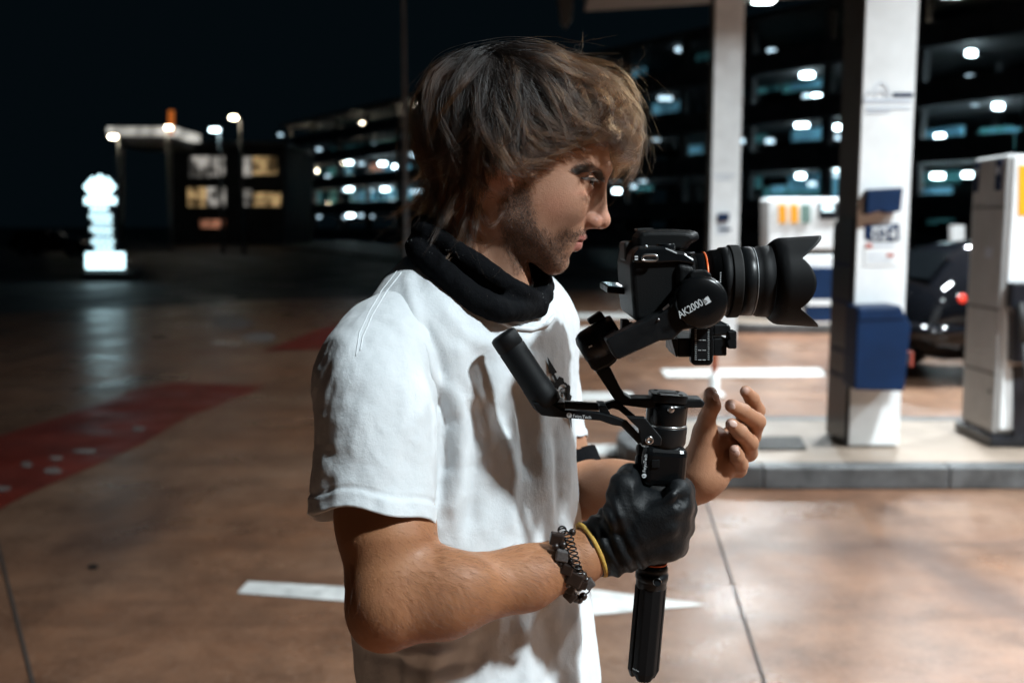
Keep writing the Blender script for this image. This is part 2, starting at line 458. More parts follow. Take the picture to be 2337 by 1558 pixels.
for k, (x, y, wt) in enumerate(LAMPS):
    r = root('canopy_lamp', (x, y, LAMP_Z), 'flush white square lamp under the station canopy', 'lamp', 'lamps under the station canopy')
    r['label'] = 'square canopy lamp, %s row, %s' % ('left' if x < 5 else 'right', ('at the near end', 'second from the near end', 'third from the near end', 'far end')[k // 2])
    if y > 14: r['label'] = ('bright square canopy lamp above the black camera lens' if x < 5 else 'bright square canopy lamp above the nearest pump')
    dz_ = .28 if y > 14 else .44
    MB().box((x, y, LAMP_Z + .07), (dz_ + .08, dz_ + .08, .1)).build('housing', M['grey_metal'], r, bevel=.01)
    MB().cyl((x, y, LAMP_Z + .12), (x, y, CZ + .02), .03, n=10).build('stem', M['dark_metal'], r)
    MB().box((x, y, LAMP_Z + .012), (dz_, dz_, .012)).build('diffuser', M['lamp_white'], r)
    li = bpy.data.lights.new('lamp_light', 'AREA'); li.shape = 'SQUARE'; li.size = dz_ * .8; li.spread = R(132 if y < 5 or x > 5 else 165); li.energy = wt; li.color = LAMP_COL
    lo = bpy.data.objects.new('lamp_light', li); COL.objects.link(lo); lo.parent = r; lo.location = (0, 0, -.01)

# ================================================================ fuel pumps
def hose(mbp, pts, r): return MB().tube(pts, r, 10)
pn = root('fuel_pump', (3.7, 6.73, KH), 'tall white fuel pump with grey side and orange panel beside the black car', 'fuel pump', 'fuel pumps')
X0, X1, Y0, Y1 = 3.20, 4.30, 6.50, 6.99
MB().box(((X0 + X1) / 2, (Y0 + Y1) / 2, KH + .035), (X1 - X0 + .06, Y1 - Y0 + .06, .07)).build('plinth', M['black_panel'], pn, bevel=.01)
ZT = 2.06
MB().box(((X0 + X1) / 2, (Y0 + Y1) / 2 + .012, (KH + .07 + ZT) / 2), (X1 - X0, Y1 - Y0, ZT - KH - .07)).build('cabinet', M['grey_metal'], pn, bevel=.03, segs=3)
MB().box(((X0 + X1) / 2 + .012, Y0 - .0, (KH + .10 + ZT) / 2), (X1 - X0 - .03, .03, ZT - KH - .12)).build('front_panel', M['white_paint'], pn, bevel=.012, segs=3)
slab([(2326, 377), (2420, 372), (2420, 490), (2325, 491)], Y0 - .024, .01).build('price_panel', M['orange_print'], pn)
for z_ in (.62, 1.05, 1.72):
    MB().box((X0 - .002, (Y0 + Y1) / 2, z_), (.006, Y1 - Y0 - .05, .008)).build('panel_joint', M['dark_metal'], pn)
MB().box((X0 - .004, 6.70, 1.42), (.006, .10, .07)).build('sticker', M['pale_print'], pn)
for z_ in (.5, 1.9): MB().cyl((X0 - .008, 6.58, z_), (X0 + .01, 6.58, z_), .012, n=12).build('lock', M['dark_metal'], pn)
bb = slab([(2312, 645), (2420, 645), (2420, 830), (2314, 828), (2314, 716), (2308, 700)], Y0 - .10, .09).build('nozzle_boot', M['black_panel'], pn, bevel=.012)
nzl = MB(); nzl.tube([P(2330, 690, Y0 - .14), P(2333, 730, Y0 - .15), P(2336, 780, Y0 - .15)], [.022, .026, .02], 12)
nzl.build('nozzle', M['rubber'], pn)
MB().tube([P(2336, 780, Y0 - .15), P(2345, 900, Y0 - .17), P(2362, 960, Y0 - .17), P(2400, 900, Y0 - .15), P(2420, 700, Y0 - .1)], .014, 10).build('hose', M['rubber'], pn)
slab([(2313, 835), (2360, 835), (2360, 1010), (2312, 1012)], Y0 - .026, .014).build('lower_panel', M['black_panel'], pn)
# blue badges on the top of the grey side
for (yy, w_) in ((6.93, .05), (6.62, .07)):
    MB().box((X0 - .006, yy, ZT - .13), (.008, w_, .2)).build('badge', M['blue_print'], pn)
    MB().box((X0 - .012, yy, ZT - .1), (.004, w_ * .5, .05)).build('badge_mark', M['pale_print'], pn)

pf = root('fuel_pump', P(1838, 735, 15.2), 'white fuel pump with two orange stripes and blue lower panel, behind the camera lens', 'fuel pump', 'fuel pumps')
def fbox(u0, v0, u1, v1, Y, t, name, m, parent, bevel=0):
    return slab([(u0, v0), (u1, v0), (u1, v1), (u0, v1)], Y, t).build(name, m, parent, bevel=bevel)
fbox(1753, 452, 1926, 571, 15.2, .5, 'display_head', M['white_paint'], pf, .04)
fbox(1766, 571, 1920, 582, 15.3, .3, 'neck_gap', M['dark_metal'], pf)
fbox(1757, 582, 1922, 738, 15.2, .5, 'cabinet', M['white_paint'], pf, .03)
fbox(1838, 610, 1920, 684, 15.17, .04, 'lower_panel', M['blue_plastic'], pf, .01)
fbox(1838, 684, 1920, 697, 15.165, .04, 'panel_stripe', M['white_paint'], pf)
fbox(1838, 697, 1920, 736, 15.17, .04, 'lower_panel', M['blue_plastic'], pf, .01)
fbox(1778, 467, 1794, 509, 15.17, .04, 'orange_stripe', M['orange_print'], pf)
fbox(1805, 467, 1821, 509, 15.17, .04, 'orange_stripe', M['orange_print'], pf)
fbox(1831, 467, 1842, 509, 15.17, .04, 'green_stripe', M['green_print'], pf)
fbox(1846, 467, 1850, 509, 15.17, .04, 'green_stripe', M['green_print'], pf)
fbox(1870, 462, 1911, 500, 15.17, .04, 'display', M['black_panel'], pf, .01)
M['screen'] = mat('lit display', (.6, .8, .85), .3, emit=((.7, .92, 1.), 1.1))
fbox(1876, 464, 1902, 482, 15.16, .02, 'display_screen', M['screen'], pf)
fbox(1826, 590, 1838, 700, 15.1, .1, 'nozzle', M['rubber'], pf, .02)
MB().tube([P(1832, 600, 15.05), P(1828, 660, 15.0), P(1836, 715, 15.02), P(1848, 640, 15.08)], .018, 8).build('hose', M['rubber'], pf)
# small pale post beyond
pp = root('price_post', P(2190, 600, 18), 'slim white post standing behind the black car', 'post')
fbox(2176, 514, 2203, 690, 18, .2, 'panel', M['white_paint'], pp, .02)
fbox(2172, 690, 2207, 700, 17.95, .3, 'foot', M['dark_metal'], pp)
# orange and white flexible bollard between the lanes
bo = root('flexible_bollard', G(1629, 905), 'slim orange marker post with white foot beyond the raised hand', 'bollard')
b0 = G(1629, 905)
def bz(v): return P(1629, v, b0.y).z
MB().cyl((b0.x, b0.y, bz(850)), (b0.x, b0.y, bz(700)), .026).build('sleeve', mat('orange plastic', (.6, .11, .01), .5), bo)
MB().lathe([(0, .11), (.03, .1), (.06, .05), (bz(850), .042)], (b0.x, b0.y, 0), (0, 0, 1), 20).build('foot', M['road_paint'], bo)
# ================================================================ cars
M['car_paint'] = mat('black car paint', (.004, .0045, .006), .07, spec=.4)
M['rear_glass'] = mat('tinted rear glass', (.004, .005, .006), .03, spec=.3)
M['chrome'] = mat('chrome', (.6, .6, .62), .15, 1.)
M['tail_red'] = mat('lit tail lamp', (.5, .03, .02), .2, emit=((1., .06, .03), .8))
M['plate'] = mat('number plate', (.7, .7, .66), .5)
def hull(prof_lo, prof_hi, xs, half, y0, n=14):
    """closed car shell: for each station x a rounded section between the lower and upper outline"""
    vs = []; fs = []
    for x in xs:
        lo, hi, hw, top = prof_lo(x), prof_hi(x), half(x), None
        mid = min(hi, .92)
        for k in range(n):
            a = 2 * math.pi * k / n
            c, s = math.cos(a), math.sin(a)
            e = .55
            yy = math.copysign(abs(c) ** e, c); zz = math.copysign(abs(s) ** e, s)
            z = (lo + hi) / 2 + (hi - lo) / 2 * zz
            tum = 1 - .26 * max(0, (z - .95)) / .5
            vs.append((x, y0 + hw * yy * tum, z))
    m = len(xs)
    for i in range(m - 1):
        for k in range(n):
            l = (k + 1) % n
            fs.append((i * n + k, (i + 1) * n + k, (i + 1) * n + l, i * n + l))
    fs.append(tuple(range(n))); fs.append(tuple(range((m - 1) * n + n - 1, (m - 1) * n - 1, -1)))
    return MB().add(vs, fs, True)
def make_car(loc, label, group):
    """hatchback, tail at x=0, nose at x=4.1, axis along X"""
    r = root('parked_car', (0, 0, 0), label, 'car', group)
    I = np.interp
    xs = [0, .03, .1, .2, .35, .5, .75, 1.1, 1.6, 2.1, 2.5, 2.85, 3.2, 3.6, 3.9, 4.05, 4.1]
    bh = [.56, .80, .93, 1.06, 1.2, 1.31, 1.41, 1.45, 1.46, 1.42, 1.28, 1.06, .97, .9, .8, .68, .6]
    bl = [.52, .42, .34, .28, .24, .2, .2, .2, .2, .2, .2, .2, .2, .2, .24, .3, .4]
    hw = [.68, .76, .80, .83, .85, .86, .87, .88, .88, .88, .87, .86, .84, .8, .74, .68, .6]
    xx = sorted(set(list(np.linspace(0, 4.1, 50)) + xs))
    hull(lambda x: float(I(x, xs, bl)), lambda x: float(I(x, xs, bh)), xx, lambda x: float(I(x, xs, hw)), 0, 24).build('body', M['car_paint'], r)
    # bumper, glass, lamps, plate
    b = MB()
    path = [(.5, -.885, .56), (.1, -.85, .55), (-.05, -.7, .55), (-.1, -.3, .55), (-.11, 0, .55), (-.1, .3, .55), (-.05, .7, .55), (.1, .85, .55), (.5, .885, .56)]
    b.tube(path, [.05, .085, .095, .1, .1, .1, .095, .085, .05], 12)
    b.build('rear_bumper', M['car_paint'], r)
    MB().add([(.17, -.62, 1.07), (.17, .62, 1.07), (.47, .5, 1.335), (.47, -.5, 1.335)], [(0, 1, 2, 3)]).build('rear_window', M['rear_glass'], r)
    for sg in (-1, 1):
        g = MB()
        g.prism([(.62, sg * .76, 1.06), (1.15, sg * .79, 1.04), (1.15, sg * .70, 1.38), (.8, sg * .69, 1.37)], (0, sg * .03, 0)); g.build('side_window', M['rear_glass'], r)
        g = MB(); g.prism([(1.22, sg * .79, 1.04), (2.5, sg * .80, 1.0), (2.1, sg * .71, 1.36), (1.22, sg * .70, 1.38)], (0, sg * .03, 0)); g.build('side_window', M['rear_glass'], r)
        MB().ball((.40, sg * .815, .88), 1, 14, (.06, .04, .055)).build('tail_lamp', M['tail_red'], r)
        MB().ball((3.93, sg * .62, .68), 1, 12, (.1, .12, .08)).build('headlight', M['plate'], r)
        MB().ball((2.35, sg * .98, 1.02), 1, 10, (.06, .1, .07)).build('mirror', M['car_paint'], r)
        for wx in (.82, 3.3):
            c = Vector((wx, sg * .80, .31))
            ty = MB().lathe([(-.1, .2), (-.1, .28), (-.07, .31), (.07, .31), (.1, .28), (.1, .2)], c, (0, sg, 0), 28).build('wheel', M['rubber'], r)
            rm = MB().lathe([(.085, .2), (.1, .19), (.1, .02)], c, (0, sg, 0), 24)
            for k in range(5):
                a = k * 1.2566
                d = Vector((math.cos(a), 0, math.sin(a)))
                rm.box(c + d * .1 + Vector((0, sg * .105, 0)), (.03, .02, .17), Matrix.Rotation(math.pi / 2 - a, 3, 'Y'))
            rm.build('rim', M['galvanised'], ty)
    MB().box((-.115, 0, .70), (.02, .5, .11)).build('number_plate', M['plate'], r)
    MB().tube([(.05, -.3, .96), (.04, 0, .97), (.05, .3, .96)], .014, 8).build('boot_trim', M['chrome'], r)
    r.location = loc
    return r
def dup(o, loc, rz=0, label=None):
    c = o.copy(); COL.objects.link(c); c.location = loc; c.rotation_euler = (0, 0, rz)
    if label: c['label'] = label
    for ch in o.children:
        d = ch.copy(); COL.objects.link(d); d.parent = c
        for g in ch.children:
            e = g.copy(); COL.objects.link(e); e.parent = d
    return c
car = make_car((3.93, 10.6, 0), 'glossy black hatchback with red tail lamp, half hidden behind the white pump', 'parked cars')
car.rotation_euler = (0, 0, R(9))
bpy.context.view_layer.update()
car2 = dup(car, G(205, 583) - Vector((4.1, 0, 0)), R(2), 'dark car parked in the gloom left of the glowing price sign')
M['tail_off'] = mat('unlit tail lamp', (.08, .01, .01), .2)
for ch in car2.children:
    if ch.name.startswith('tail_lamp'): ch.material_slots[0].link = 'OBJECT'; ch.material_slots[0].material = M['tail_off']

# ================================================================ glowing price sign
M['sign_glow'] = mat('lit sign face', (.8, .9, 1.), .4, emit=((.62, .92, 1.), 2.6))
M['sign_glow_soft'] = mat('lit sign figures', (.8, .9, 1.), .4, emit=((.62, .92, 1.), 1.9))
SY = 29.0
sg = root('price_sign', P(238, 640, SY), 'low pylon price sign glowing blue white on the dark left', 'sign')
fbox(200, 404, 272, 622, SY + .08, .25, 'pylon', M['black_panel'], sg, .03)
fbox(186, 620, 300, 641, SY - .3, .9, 'plinth', M['concrete_kerb'], sg, .03)
em = MB()
slab([(190, 426), (211, 403), (213, 450), (208, 449)], SY, .06).build('emblem_wing', M['sign_glow'], sg)
slab([(217, 408), (227, 398), (237, 407), (238, 447), (228, 453), (217, 447)], SY, .06).build('emblem_core', M['sign_glow'], sg)
slab([(243, 403), (263, 426), (246, 449), (242, 450)], SY, .06).build('emblem_wing', M['sign_glow'], sg)
fbox(192, 450, 264, 466, SY, .06, 'name_band', M['sign_glow'], sg, .02)
for (a, b, c, d) in ((206, 470, 249, 484), (204, 488, 257, 500), (212, 502, 257, 513), (206, 518, 258, 529), (215, 532, 258, 541), (208, 546, 262, 557), (217, 560, 260, 572)):
    n = 4
    for k in range(n):
        u0 = a + (c - a) * k / n
        fbox(u0, b + 1, u0 + (c - a) / n - 4, d - 2, SY, .06, 'price_figure', M['sign_glow_soft'], sg)
fbox(194, 576, 284, 614, SY, .06, 'base_panel', M['sign_glow'], sg, .04)

# ================================================================ multistorey car park
A_, E_ = Vector((-18, 112, 0)), Vector((.5556, -.8314, 0))
IN = Vector((.8314, .5556, 0))
def on_facade(u, inset=0.0):
    """ground point under pixel column u on the facade line pushed inwards"""
    k = (u - CX) / FPX
    a = A_ + IN * inset
    t = (k * a.y - a.x) / (E_.x - k * E_.y)
    return a + E_ * t
def at_facade(u, v, inset=0.0):
    g = on_facade(u, inset); return P(u, v, g.y)
def fa_box(mb, s0, s1, d0, d1, z0, z1):
    a = A_ + E_ * s0 + IN * d0; b = A_ + E_ * s1 + IN * d0; c = A_ + E_ * s1 + IN * d1; d = A_ + E_ * s0 + IN * d1
    return mb.prism([(p.x, p.y, z0) for p in (a, b, c, d)], (0, 0, z1 - z0))
def car_park(s0, s1, floors, bay, label):
    g = A_ + E_ * ((s0 + s1) / 2)
    r = root('car_park_building', (g.x, g.y, 0), label, 'building', 'car park buildings')
    fa_box(MB(), s0, s1, 16, 16.4, 0, 14.2).build('back_wall', M['dark_concrete'], r)
    for z in floors:
        fa_box(MB(), s0, s1, .05, 16, z - .32, z).build('floor_slab', M['dark_concrete'], r)
        s = s0
        while s < s1 - .5:
            fa_box(MB(), s + .06, min(s + bay, s1) - .06, 0, .16, z + .003, z + .92).build('parapet_panel', M['dark_concrete'], r)
            s += bay
    fa_box(MB(), s0, s1, -.4, 16, 13.95, 14.3).build('roof', M['dark_concrete'], r)
    s = s0
    while s < s1:
        fa_box(MB(), s, s + .5, .6, 1.1, 0, 13.94).build('column', M['dark_concrete'], r)
        fa_box(MB(), s, s + .5, 8, 8.5, 0, 13.94).build('column', M['dark_concrete'], r)
        s += bay
    return r
car_park(-20, 31, (.25, 3.3, 6.3, 9.3, 11.6), 7.5, 'long dark car park receding left behind the man, rows of lit decks')
car_park(34, 92, (.25, 2.3, 5.2, 8.1, 11.1), 6.0, 'tall dark car park behind the pumps with lit open decks')
far_l = [(706, 312, 'w', 8), (829, 283, 'w', 9), (598, 340, 'w', 8), (720, 390, 'w', 8), (717, 435, 'w', 8), (609, 498, 'w', 7), (728, 341, 'd', 7), (640, 308, 'd', 8),
         (797, 371, 'c', 28), (873, 374, 'c', 28), (905, 380, 'c', 26), (797, 432, 'c', 28), (879, 432, 'c', 28), (800, 492, 'c', 28), (958, 243, 'w', 26), (897, 325, 'd', 12), (727, 495, 'd', 8),
         (625, 458, 'a', 16)]
far_r = [(1298, 138, 'w', 30), (1453, 220, 'c', 20), (1455, 318, 'c', 22), (1453, 400, 'c', 28), (1428, 422, 'c', 22), (1408, 436, 'c', 18), (1468, 412, 'd', 12), (1440, 487, 'd', 12),
         (1842, 172, 'c', 34), (1830, 285, 'c', 34), (1827, 402, 'c', 20), (1853, 420, 'd', 12), (1914, 291, 'c', 14), (1916, 314, 'd', 12), (1911, 384, 'c', 14), (1912, 400, 'd', 10), (1727, 477, 'c', 30),
         (2162, 88, 'w', 30), (2160, 224, 'c', 24), (2278, 243, 'c', 12), (2145, 312, 'c', 24), (2212, 320, 'c', 12), (2264, 327, 'c', 22), (2140, 402, 'c', 32), (2208, 399, 'c', 14), (2225, 235, 'd', 12)]
# plain rows of smaller lamps on every deck
for k in range(44):
    far_l.append((rnd.uniform(660, 1010), rnd.choice((306, 330, 352, 372, 402, 433, 462, 494)) + rnd.uniform(-5, 5), rnd.choice('wdddd'), rnd.choice((6.5, 7, 7))))
for k in range(20):
    u_ = rnd.choice((rnd.uniform(1400, 1620), rnd.uniform(1695, 1930), rnd.uniform(2095, 2335)))
    far_r.append((u_, rnd.choice((118, 176, 226, 288, 322, 398, 420, 478)) + rnd.uniform(-6, 6), rnd.choice('ddddc'), rnd.choice((6.5, 7, 8))))
M['lamp_dim'] = mat('dim lamp', (.5, .6, .6), .4, emit=((.6, .85, 1.0), 1.6))
word = {'w': ('warm', 'lamp_warm'), 'c': ('cool white', 'lamp_far'), 'd': ('faint', 'lamp_dim'), 'a': ('orange', 'lamp_amber')}
ORD = ['first', 'second', 'third', 'fourth', 'fifth', 'sixth', 'seventh', 'eighth', 'ninth', 'tenth', 'eleventh', 'twelfth', 'thirteenth', 'fourteenth', 'fifteenth', 'sixteenth', 'seventeenth', 'eighteenth', 'nineteenth', 'twentieth', 'twenty first', 'twenty second', 'twenty third', 'twenty fourth', 'twenty fifth']
for lst, grp in ((far_l, 'left'), (far_r, 'right')):
    made = []
    for (u, v, k, wd) in lst:
        c = at_facade(u, v, 2.2)
        made.append((min(4, max(0, int((c.z - .3) // 3))), c, k, wd))
    made.sort(key=lambda q: (q[0], q[1].x / q[1].y))
    seen = {}
    for (dk, c, k, wd) in made:
        n_ = seen[dk] = seen.get(dk, -1) + 1
        sc = c.y / FPX
        lw, lh = max(.25, (wd - 13) * sc), .24
        r = root('ceiling_light', c, '%s ceiling light, %s from the left on the %s deck, %s car park' % (word[k][0], ORD[min(n_, 24)], ('lowest', 'second', 'third', 'fourth', 'top')[dk], grp), 'ceiling light', 'ceiling lights of the %s car park' % grp)
        rot = Matrix.Rotation(math.atan2(E_.y, E_.x), 3, 'Z')
        MB().box(c, (lw, .5, lh), rot).build('diffuser', M[word[k][1]], r)
        MB().box(c + Vector((0, 0, lh / 2 + .05)), (lw + .1, .56, .08), rot).build('housing', M['dark_concrete'], r)
# glowing panes on the decks: lamplight on the interiors put in as emission
M['teal_wall'] = mat('blue painted wall', (.10, .24, .30), .6, noise=(1.2, .5))
def lit_pane(u0, v0, u1, v1, m, parent, name='deck_glow_pane', inset=5.):
    a, b = at_facade(u0, v0, inset), at_facade(u1, v1, inset)
    MB().prism([(a.x, a.y, a.z), (b.x, b.y, a.z), (b.x, b.y, b.z), (a.x, a.y, b.z)], IN * .15).build(name, m, parent)
def glow(name, c, s, sc=1.5):
    m = mat(name, c, .5, emit=(c, s)); nt = m.node_tree; b = nt.nodes['Principled BSDF']
    n = nt.nodes.new('ShaderNodeTexNoise'); n.inputs['Scale'].default_value = sc; n.inputs['Detail'].default_value = 3
    tc = nt.nodes.new('ShaderNodeTexCoord'); nt.links.new(tc.outputs['Object'], n.inputs[0])
    r = nt.nodes.new('ShaderNodeMapRange'); r.inputs[1].default_value = .42; r.inputs[2].default_value = .62; r.inputs[3].default_value = s * .04; r.inputs[4].default_value = s
    nt.links.new(n.outputs[0], r.inputs[0]); nt.links.new(r.outputs[0], b.inputs['Emission Strength'])
    m.cycles.emission_sampling = 'NONE'
    return m
M['glow_blue'] = glow('lit interior blue', (.22, .62, .85), .24, .6)
M['glow_teal'] = glow('lit interior teal', (.15, .55, .6), .11, .5)
M['glow_warm'] = glow('lit interior warm', (1., .66, .3), .5, .9)
M['glow_pale'] = glow('lit interior pale', (.8, .75, .68), .5, .9)
M['glow_red'] = glow('lit interior reddish', (1., .42, .25), .4, .9)
cps = [o for o in COL.objects if o.name.startswith('car_park_building')]
for (u0, v0, u1, v1, k) in ((785, 374, 808, 402, 'glow_blue'), (860, 374, 888, 400, 'glow_blue'), (888, 380, 935, 402, 'glow_blue'), (745, 372, 765, 400, 'glow_teal'), (800, 436, 860, 462, 'glow_blue'), (866, 434, 940, 462, 'glow_blue'), (748, 432, 770, 462, 'glow_teal'), (690, 440, 735, 480, 'glow_teal'), (685, 378, 730, 396, 'glow_teal'), (788, 312, 940, 338, 'glow_teal'), (664, 341, 700, 358, 'glow_red')):
    lit_pane(u0, v0, u1, v1, M[k], cps[0])
for k in range(18):
    u_ = rnd.uniform(610, 985); v_ = rnd.choice((318, 345, 378, 402, 438, 466)) + rnd.uniform(-4, 4)
    lit_pane(u_, v_, u_ + rnd.uniform(14, 52), v_ + rnd.uniform(8, 20), M[rnd.choice(('glow_teal', 'glow_blue', 'glow_teal', 'glow_warm', 'glow_red'))], cps[0])
for (u0, v0, u1, v1, k) in ((1806, 152, 1872, 198, 'glow_blue'), (1806, 276, 1874, 318, 'glow_blue'), (1800, 394, 1872, 434, 'glow_blue'), (1698, 182, 1750, 210, 'glow_teal'), (1706, 310, 1748, 324, 'glow_teal'), (2108, 205, 2200, 236, 'glow_teal'), (2096, 296, 2196, 332, 'glow_blue'), (2092, 394, 2190, 416, 'glow_teal'), (2240, 300, 2330, 340, 'glow_teal'), (2220, 222, 2300, 240, 'glow_teal'), (2108, 56, 2200, 84, 'glow_teal'), (1440, 160, 1470, 205, 'glow_blue'), (1900, 420, 1920, 452, 'glow_blue'), (2116, 480, 2135, 512, 'glow_teal')):
    lit_pane(u0, v0, u1, v1, M[k], cps[1])
for k in range(26):
    u_ = rnd.choice((rnd.uniform(1400, 1600), rnd.uniform(1695, 1900), rnd.uniform(2095, 2300))); v_ = rnd.choice((122, 184, 232, 296, 330, 404, 428, 484)) + rnd.uniform(-4, 4)
    lit_pane(u_, v_, u_ + rnd.uniform(20, 80), v_ + rnd.uniform(8, 26), M[rnd.choice(('glow_teal', 'glow_blue', 'glow_teal'))], cps[1])

# ================================================================ office block with warm windows, far left
OY = 84.
ob = root('office_building', P(520, 560, OY), 'low dark block with warm lit windows between the street lamps', 'building')
M['night_wall'] = mat('dark rendered wall', (.05, .05, .052), .8, noise=(.4, .6))
fbox(395, 330, 648, 558, OY + .3, 12, 'wall', M['night_wall'], ob)
fbox(390, 322, 652, 331, OY - .2, 13, 'roof', M['dark_concrete'], ob)
for (u0, v0, u1, v1, k) in ((432, 357, 478, 404, 'glow_pale'), (482, 357, 512, 402, 'glow_pale'), (428, 428, 470, 472, 'glow_warm'), (473, 428, 514, 472, 'glow_pale'), (456, 502, 514, 520, 'glow_red'),
                            (556, 358, 574, 402, 'glow_pale'), (577, 358, 632, 398, 'glow_warm'), (558, 432, 574, 470, 'glow_pale'), (577, 440, 640, 470, 'glow_warm')):
    w_ = fbox(u0 - 2, v0 - 2, u1 + 2, v1 + 2, OY + .12, .3, 'window', M['dark_metal'], ob)
    fbox(u0, v0, u1, v1, OY + .06, .1, 'pane', M[k], w_)
# another lit flat canopy, far left
lc = root('toll_canopy', P(320, 560, 70), 'flat white lit canopy roof with orange post, far left', 'canopy')
M['fascia_lit'] = glow('lit white fascia', (.9, .88, .8), .9, .25)
fbox(244, 290, 396, 309, 70, 6, 'fascia', M['fascia_lit'], lc)
fbox(268, 312, 392, 334, 70.2, 5, 'frame', M['dark_concrete'], lc)
for u in (274, 384): fbox(u, 334, u + 6, 560, 71, .3, 'column', M['galvanised'], lc)
fbox(384, 252, 394, 306, 69.5, .3, 'orange_post', mat('lit orange post', (.6, .15, .03), .5, emit=((1., .25, .04), .35)), lc)
# street lamps
def street_lamp(u, v, Y, arm, label, power=1.0, head=.34):
    top = P(u, v, Y); r = root('street_lamp', (P(u + arm, v, Y).x, Y, 0), label, 'street lamp', 'street lamps')
    x = P(u + arm, v, Y).x
    MB().lathe([(0, .12), (1.2, .1), (top.z + .1, .06)], (x, Y, 0), (0, 0, 1), 12).build('pole', M['galvanised'], r)
    MB().tube([(x, Y, top.z + .1), ((x + top.x) / 2, Y, top.z + .25), (top.x, Y, top.z + .16)], .045, 8).build('arm', M['galvanised'], r)
    MB().box(top + Vector((0, 0, .1)), (head * 1.5, head, .1)).build('lamp_head', M['dark_metal'], r)
    MB().box(top, (head, head * .8, .16)).build('lamp_glass', M['lamp_warm' if power < 2 else 'lamp_far'], r)
street_lamp(258, 312, 58, 12, 'street lamp beside the lit flat canopy, nearest the price sign')
street_lamp(533, 268, 58, 15, 'tall street lamp above the warm office windows')
street_lamp(491, 296, 60, 9, 'brightest bluish street lamp, left of the tall warm one', 3, .5)
street_lamp(385, 291, 66, -6, 'street lamp at the orange post of the flat canopy')
street_lamp(137, 537, 62, 3, 'faint low lamp far left beyond the parked car', 1, .12)
# tall bare mast behind the man
tm = root('mast', (P(924, 300, 24).x, 24, 0), 'tall thin grey mast rising behind the man', 'mast')
MB().lathe([(0, .075), (4, .06), (9.5, .045)], (P(924, 300, 24).x, 24, 0), (0, 0, 1), 16).build('pole', M['grey_metal'], tm)
MB().lathe([(0, .2), (.05, .2), (.08, .13)], (P(924, 300, 24).x, 24, 0), (0, 0, 1), 16).build('foot', M['galvanised'], tm)
# ================================================================ implicit modelling tools
F32 = np.float32
def V(*a): return np.array(a, F32)
def smin(a, b, k):
    h = np.clip(.5 + .5 * (b - a) / k, 0, 1)
    return b + (a - b) * h - k * h * (1 - h)
def smax(a, b, k): return -smin(-a, -b, k)
def s_ell(X, Y, Z, c, r, rot=None):
    x, y, z = X - c[0], Y - c[1], Z - c[2]
    if rot is not None:
        m = np.array(rot.transposed())
        x, y, z = (m[0, 0] * x + m[0, 1] * y + m[0, 2] * z, m[1, 0] * x + m[1, 1] * y + m[1, 2] * z, m[2, 0] * x + m[2, 1] * y + m[2, 2] * z)
    k0 = np.sqrt((x / r[0]) ** 2 + (y / r[1]) ** 2 + (z / r[2]) ** 2)
    k1 = np.sqrt((x / r[0] ** 2) ** 2 + (y / r[1] ** 2) ** 2 + (z / r[2] ** 2) ** 2)
    return k0 * (k0 - 1) / np.maximum(k1, 1e-6)
def s_sph(X, Y, Z, c, r): return np.sqrt((X - c[0]) ** 2 + (Y - c[1]) ** 2 + (Z - c[2]) ** 2) - r
def s_cone(X, Y, Z, a, b, r0, r1):
    d = [float(b[i] - a[i]) for i in range(3)]; l2 = sum(k * k for k in d)
    h = np.clip(((X - a[0]) * d[0] + (Y - a[1]) * d[1] + (Z - a[2]) * d[2]) / l2, 0, 1)
    return np.sqrt((X - a[0] - h * d[0]) ** 2 + (Y - a[1] - h * d[1]) ** 2 + (Z - a[2] - h * d[2]) ** 2) - (r0 + (r1 - r0) * h)
def s_chain(X, Y, Z, pts, rs, k=.006):
    f = None
    for i in range(len(pts) - 1):
        g = s_cone(X, Y, Z, pts[i], pts[i + 1], rs[i], rs[i + 1])
        f = g if f is None else smin(f, g, k)
    return f
def poly2(X, Z, pts):
    """signed distance to a polygon in the x,z plane"""
    d = None; n = len(pts); s = np.ones(np.broadcast(X, Z).shape, F32)
    for i in range(n):
        ax, az = pts[i]; bx, bz = pts[i - 1]
        ex, ez = bx - ax, bz - az
        wx, wz = X - ax, Z - az
        t = np.clip((wx * ex + wz * ez) / (ex * ex + ez * ez + 1e-12), 0, 1)
        q = (wx - ex * t) ** 2 + (wz - ez * t) ** 2
        d = q if d is None else np.minimum(d, q)
        c1 = Z >= az; c2 = Z < bz; c3 = ex * wz > ez * wx
        s = np.where((c1 & c2 & c3) | (~c1 & ~c2 & ~c3), -s, s)
    return s * np.sqrt(d)
def inflate(X, Y, Z, pts, Wd, Rr):
    d2 = poly2(X, Z, pts)
    return np.sqrt((Y * (Rr / Wd)) ** 2 + np.maximum(d2 + Rr, 0) ** 2) - Rr
def smooth_poly(pts, it=2):
    pts = [tuple(p) for p in pts]
    for _ in range(it):
        o = []
        for i in range(len(pts)):
            a, b = pts[i], pts[(i + 1) % len(pts)]
            o.append((.75 * a[0] + .25 * b[0], .75 * a[1] + .25 * b[1])); o.append((.25 * a[0] + .75 * b[0], .25 * a[1] + .75 * b[1]))
        pts = o
    return pts
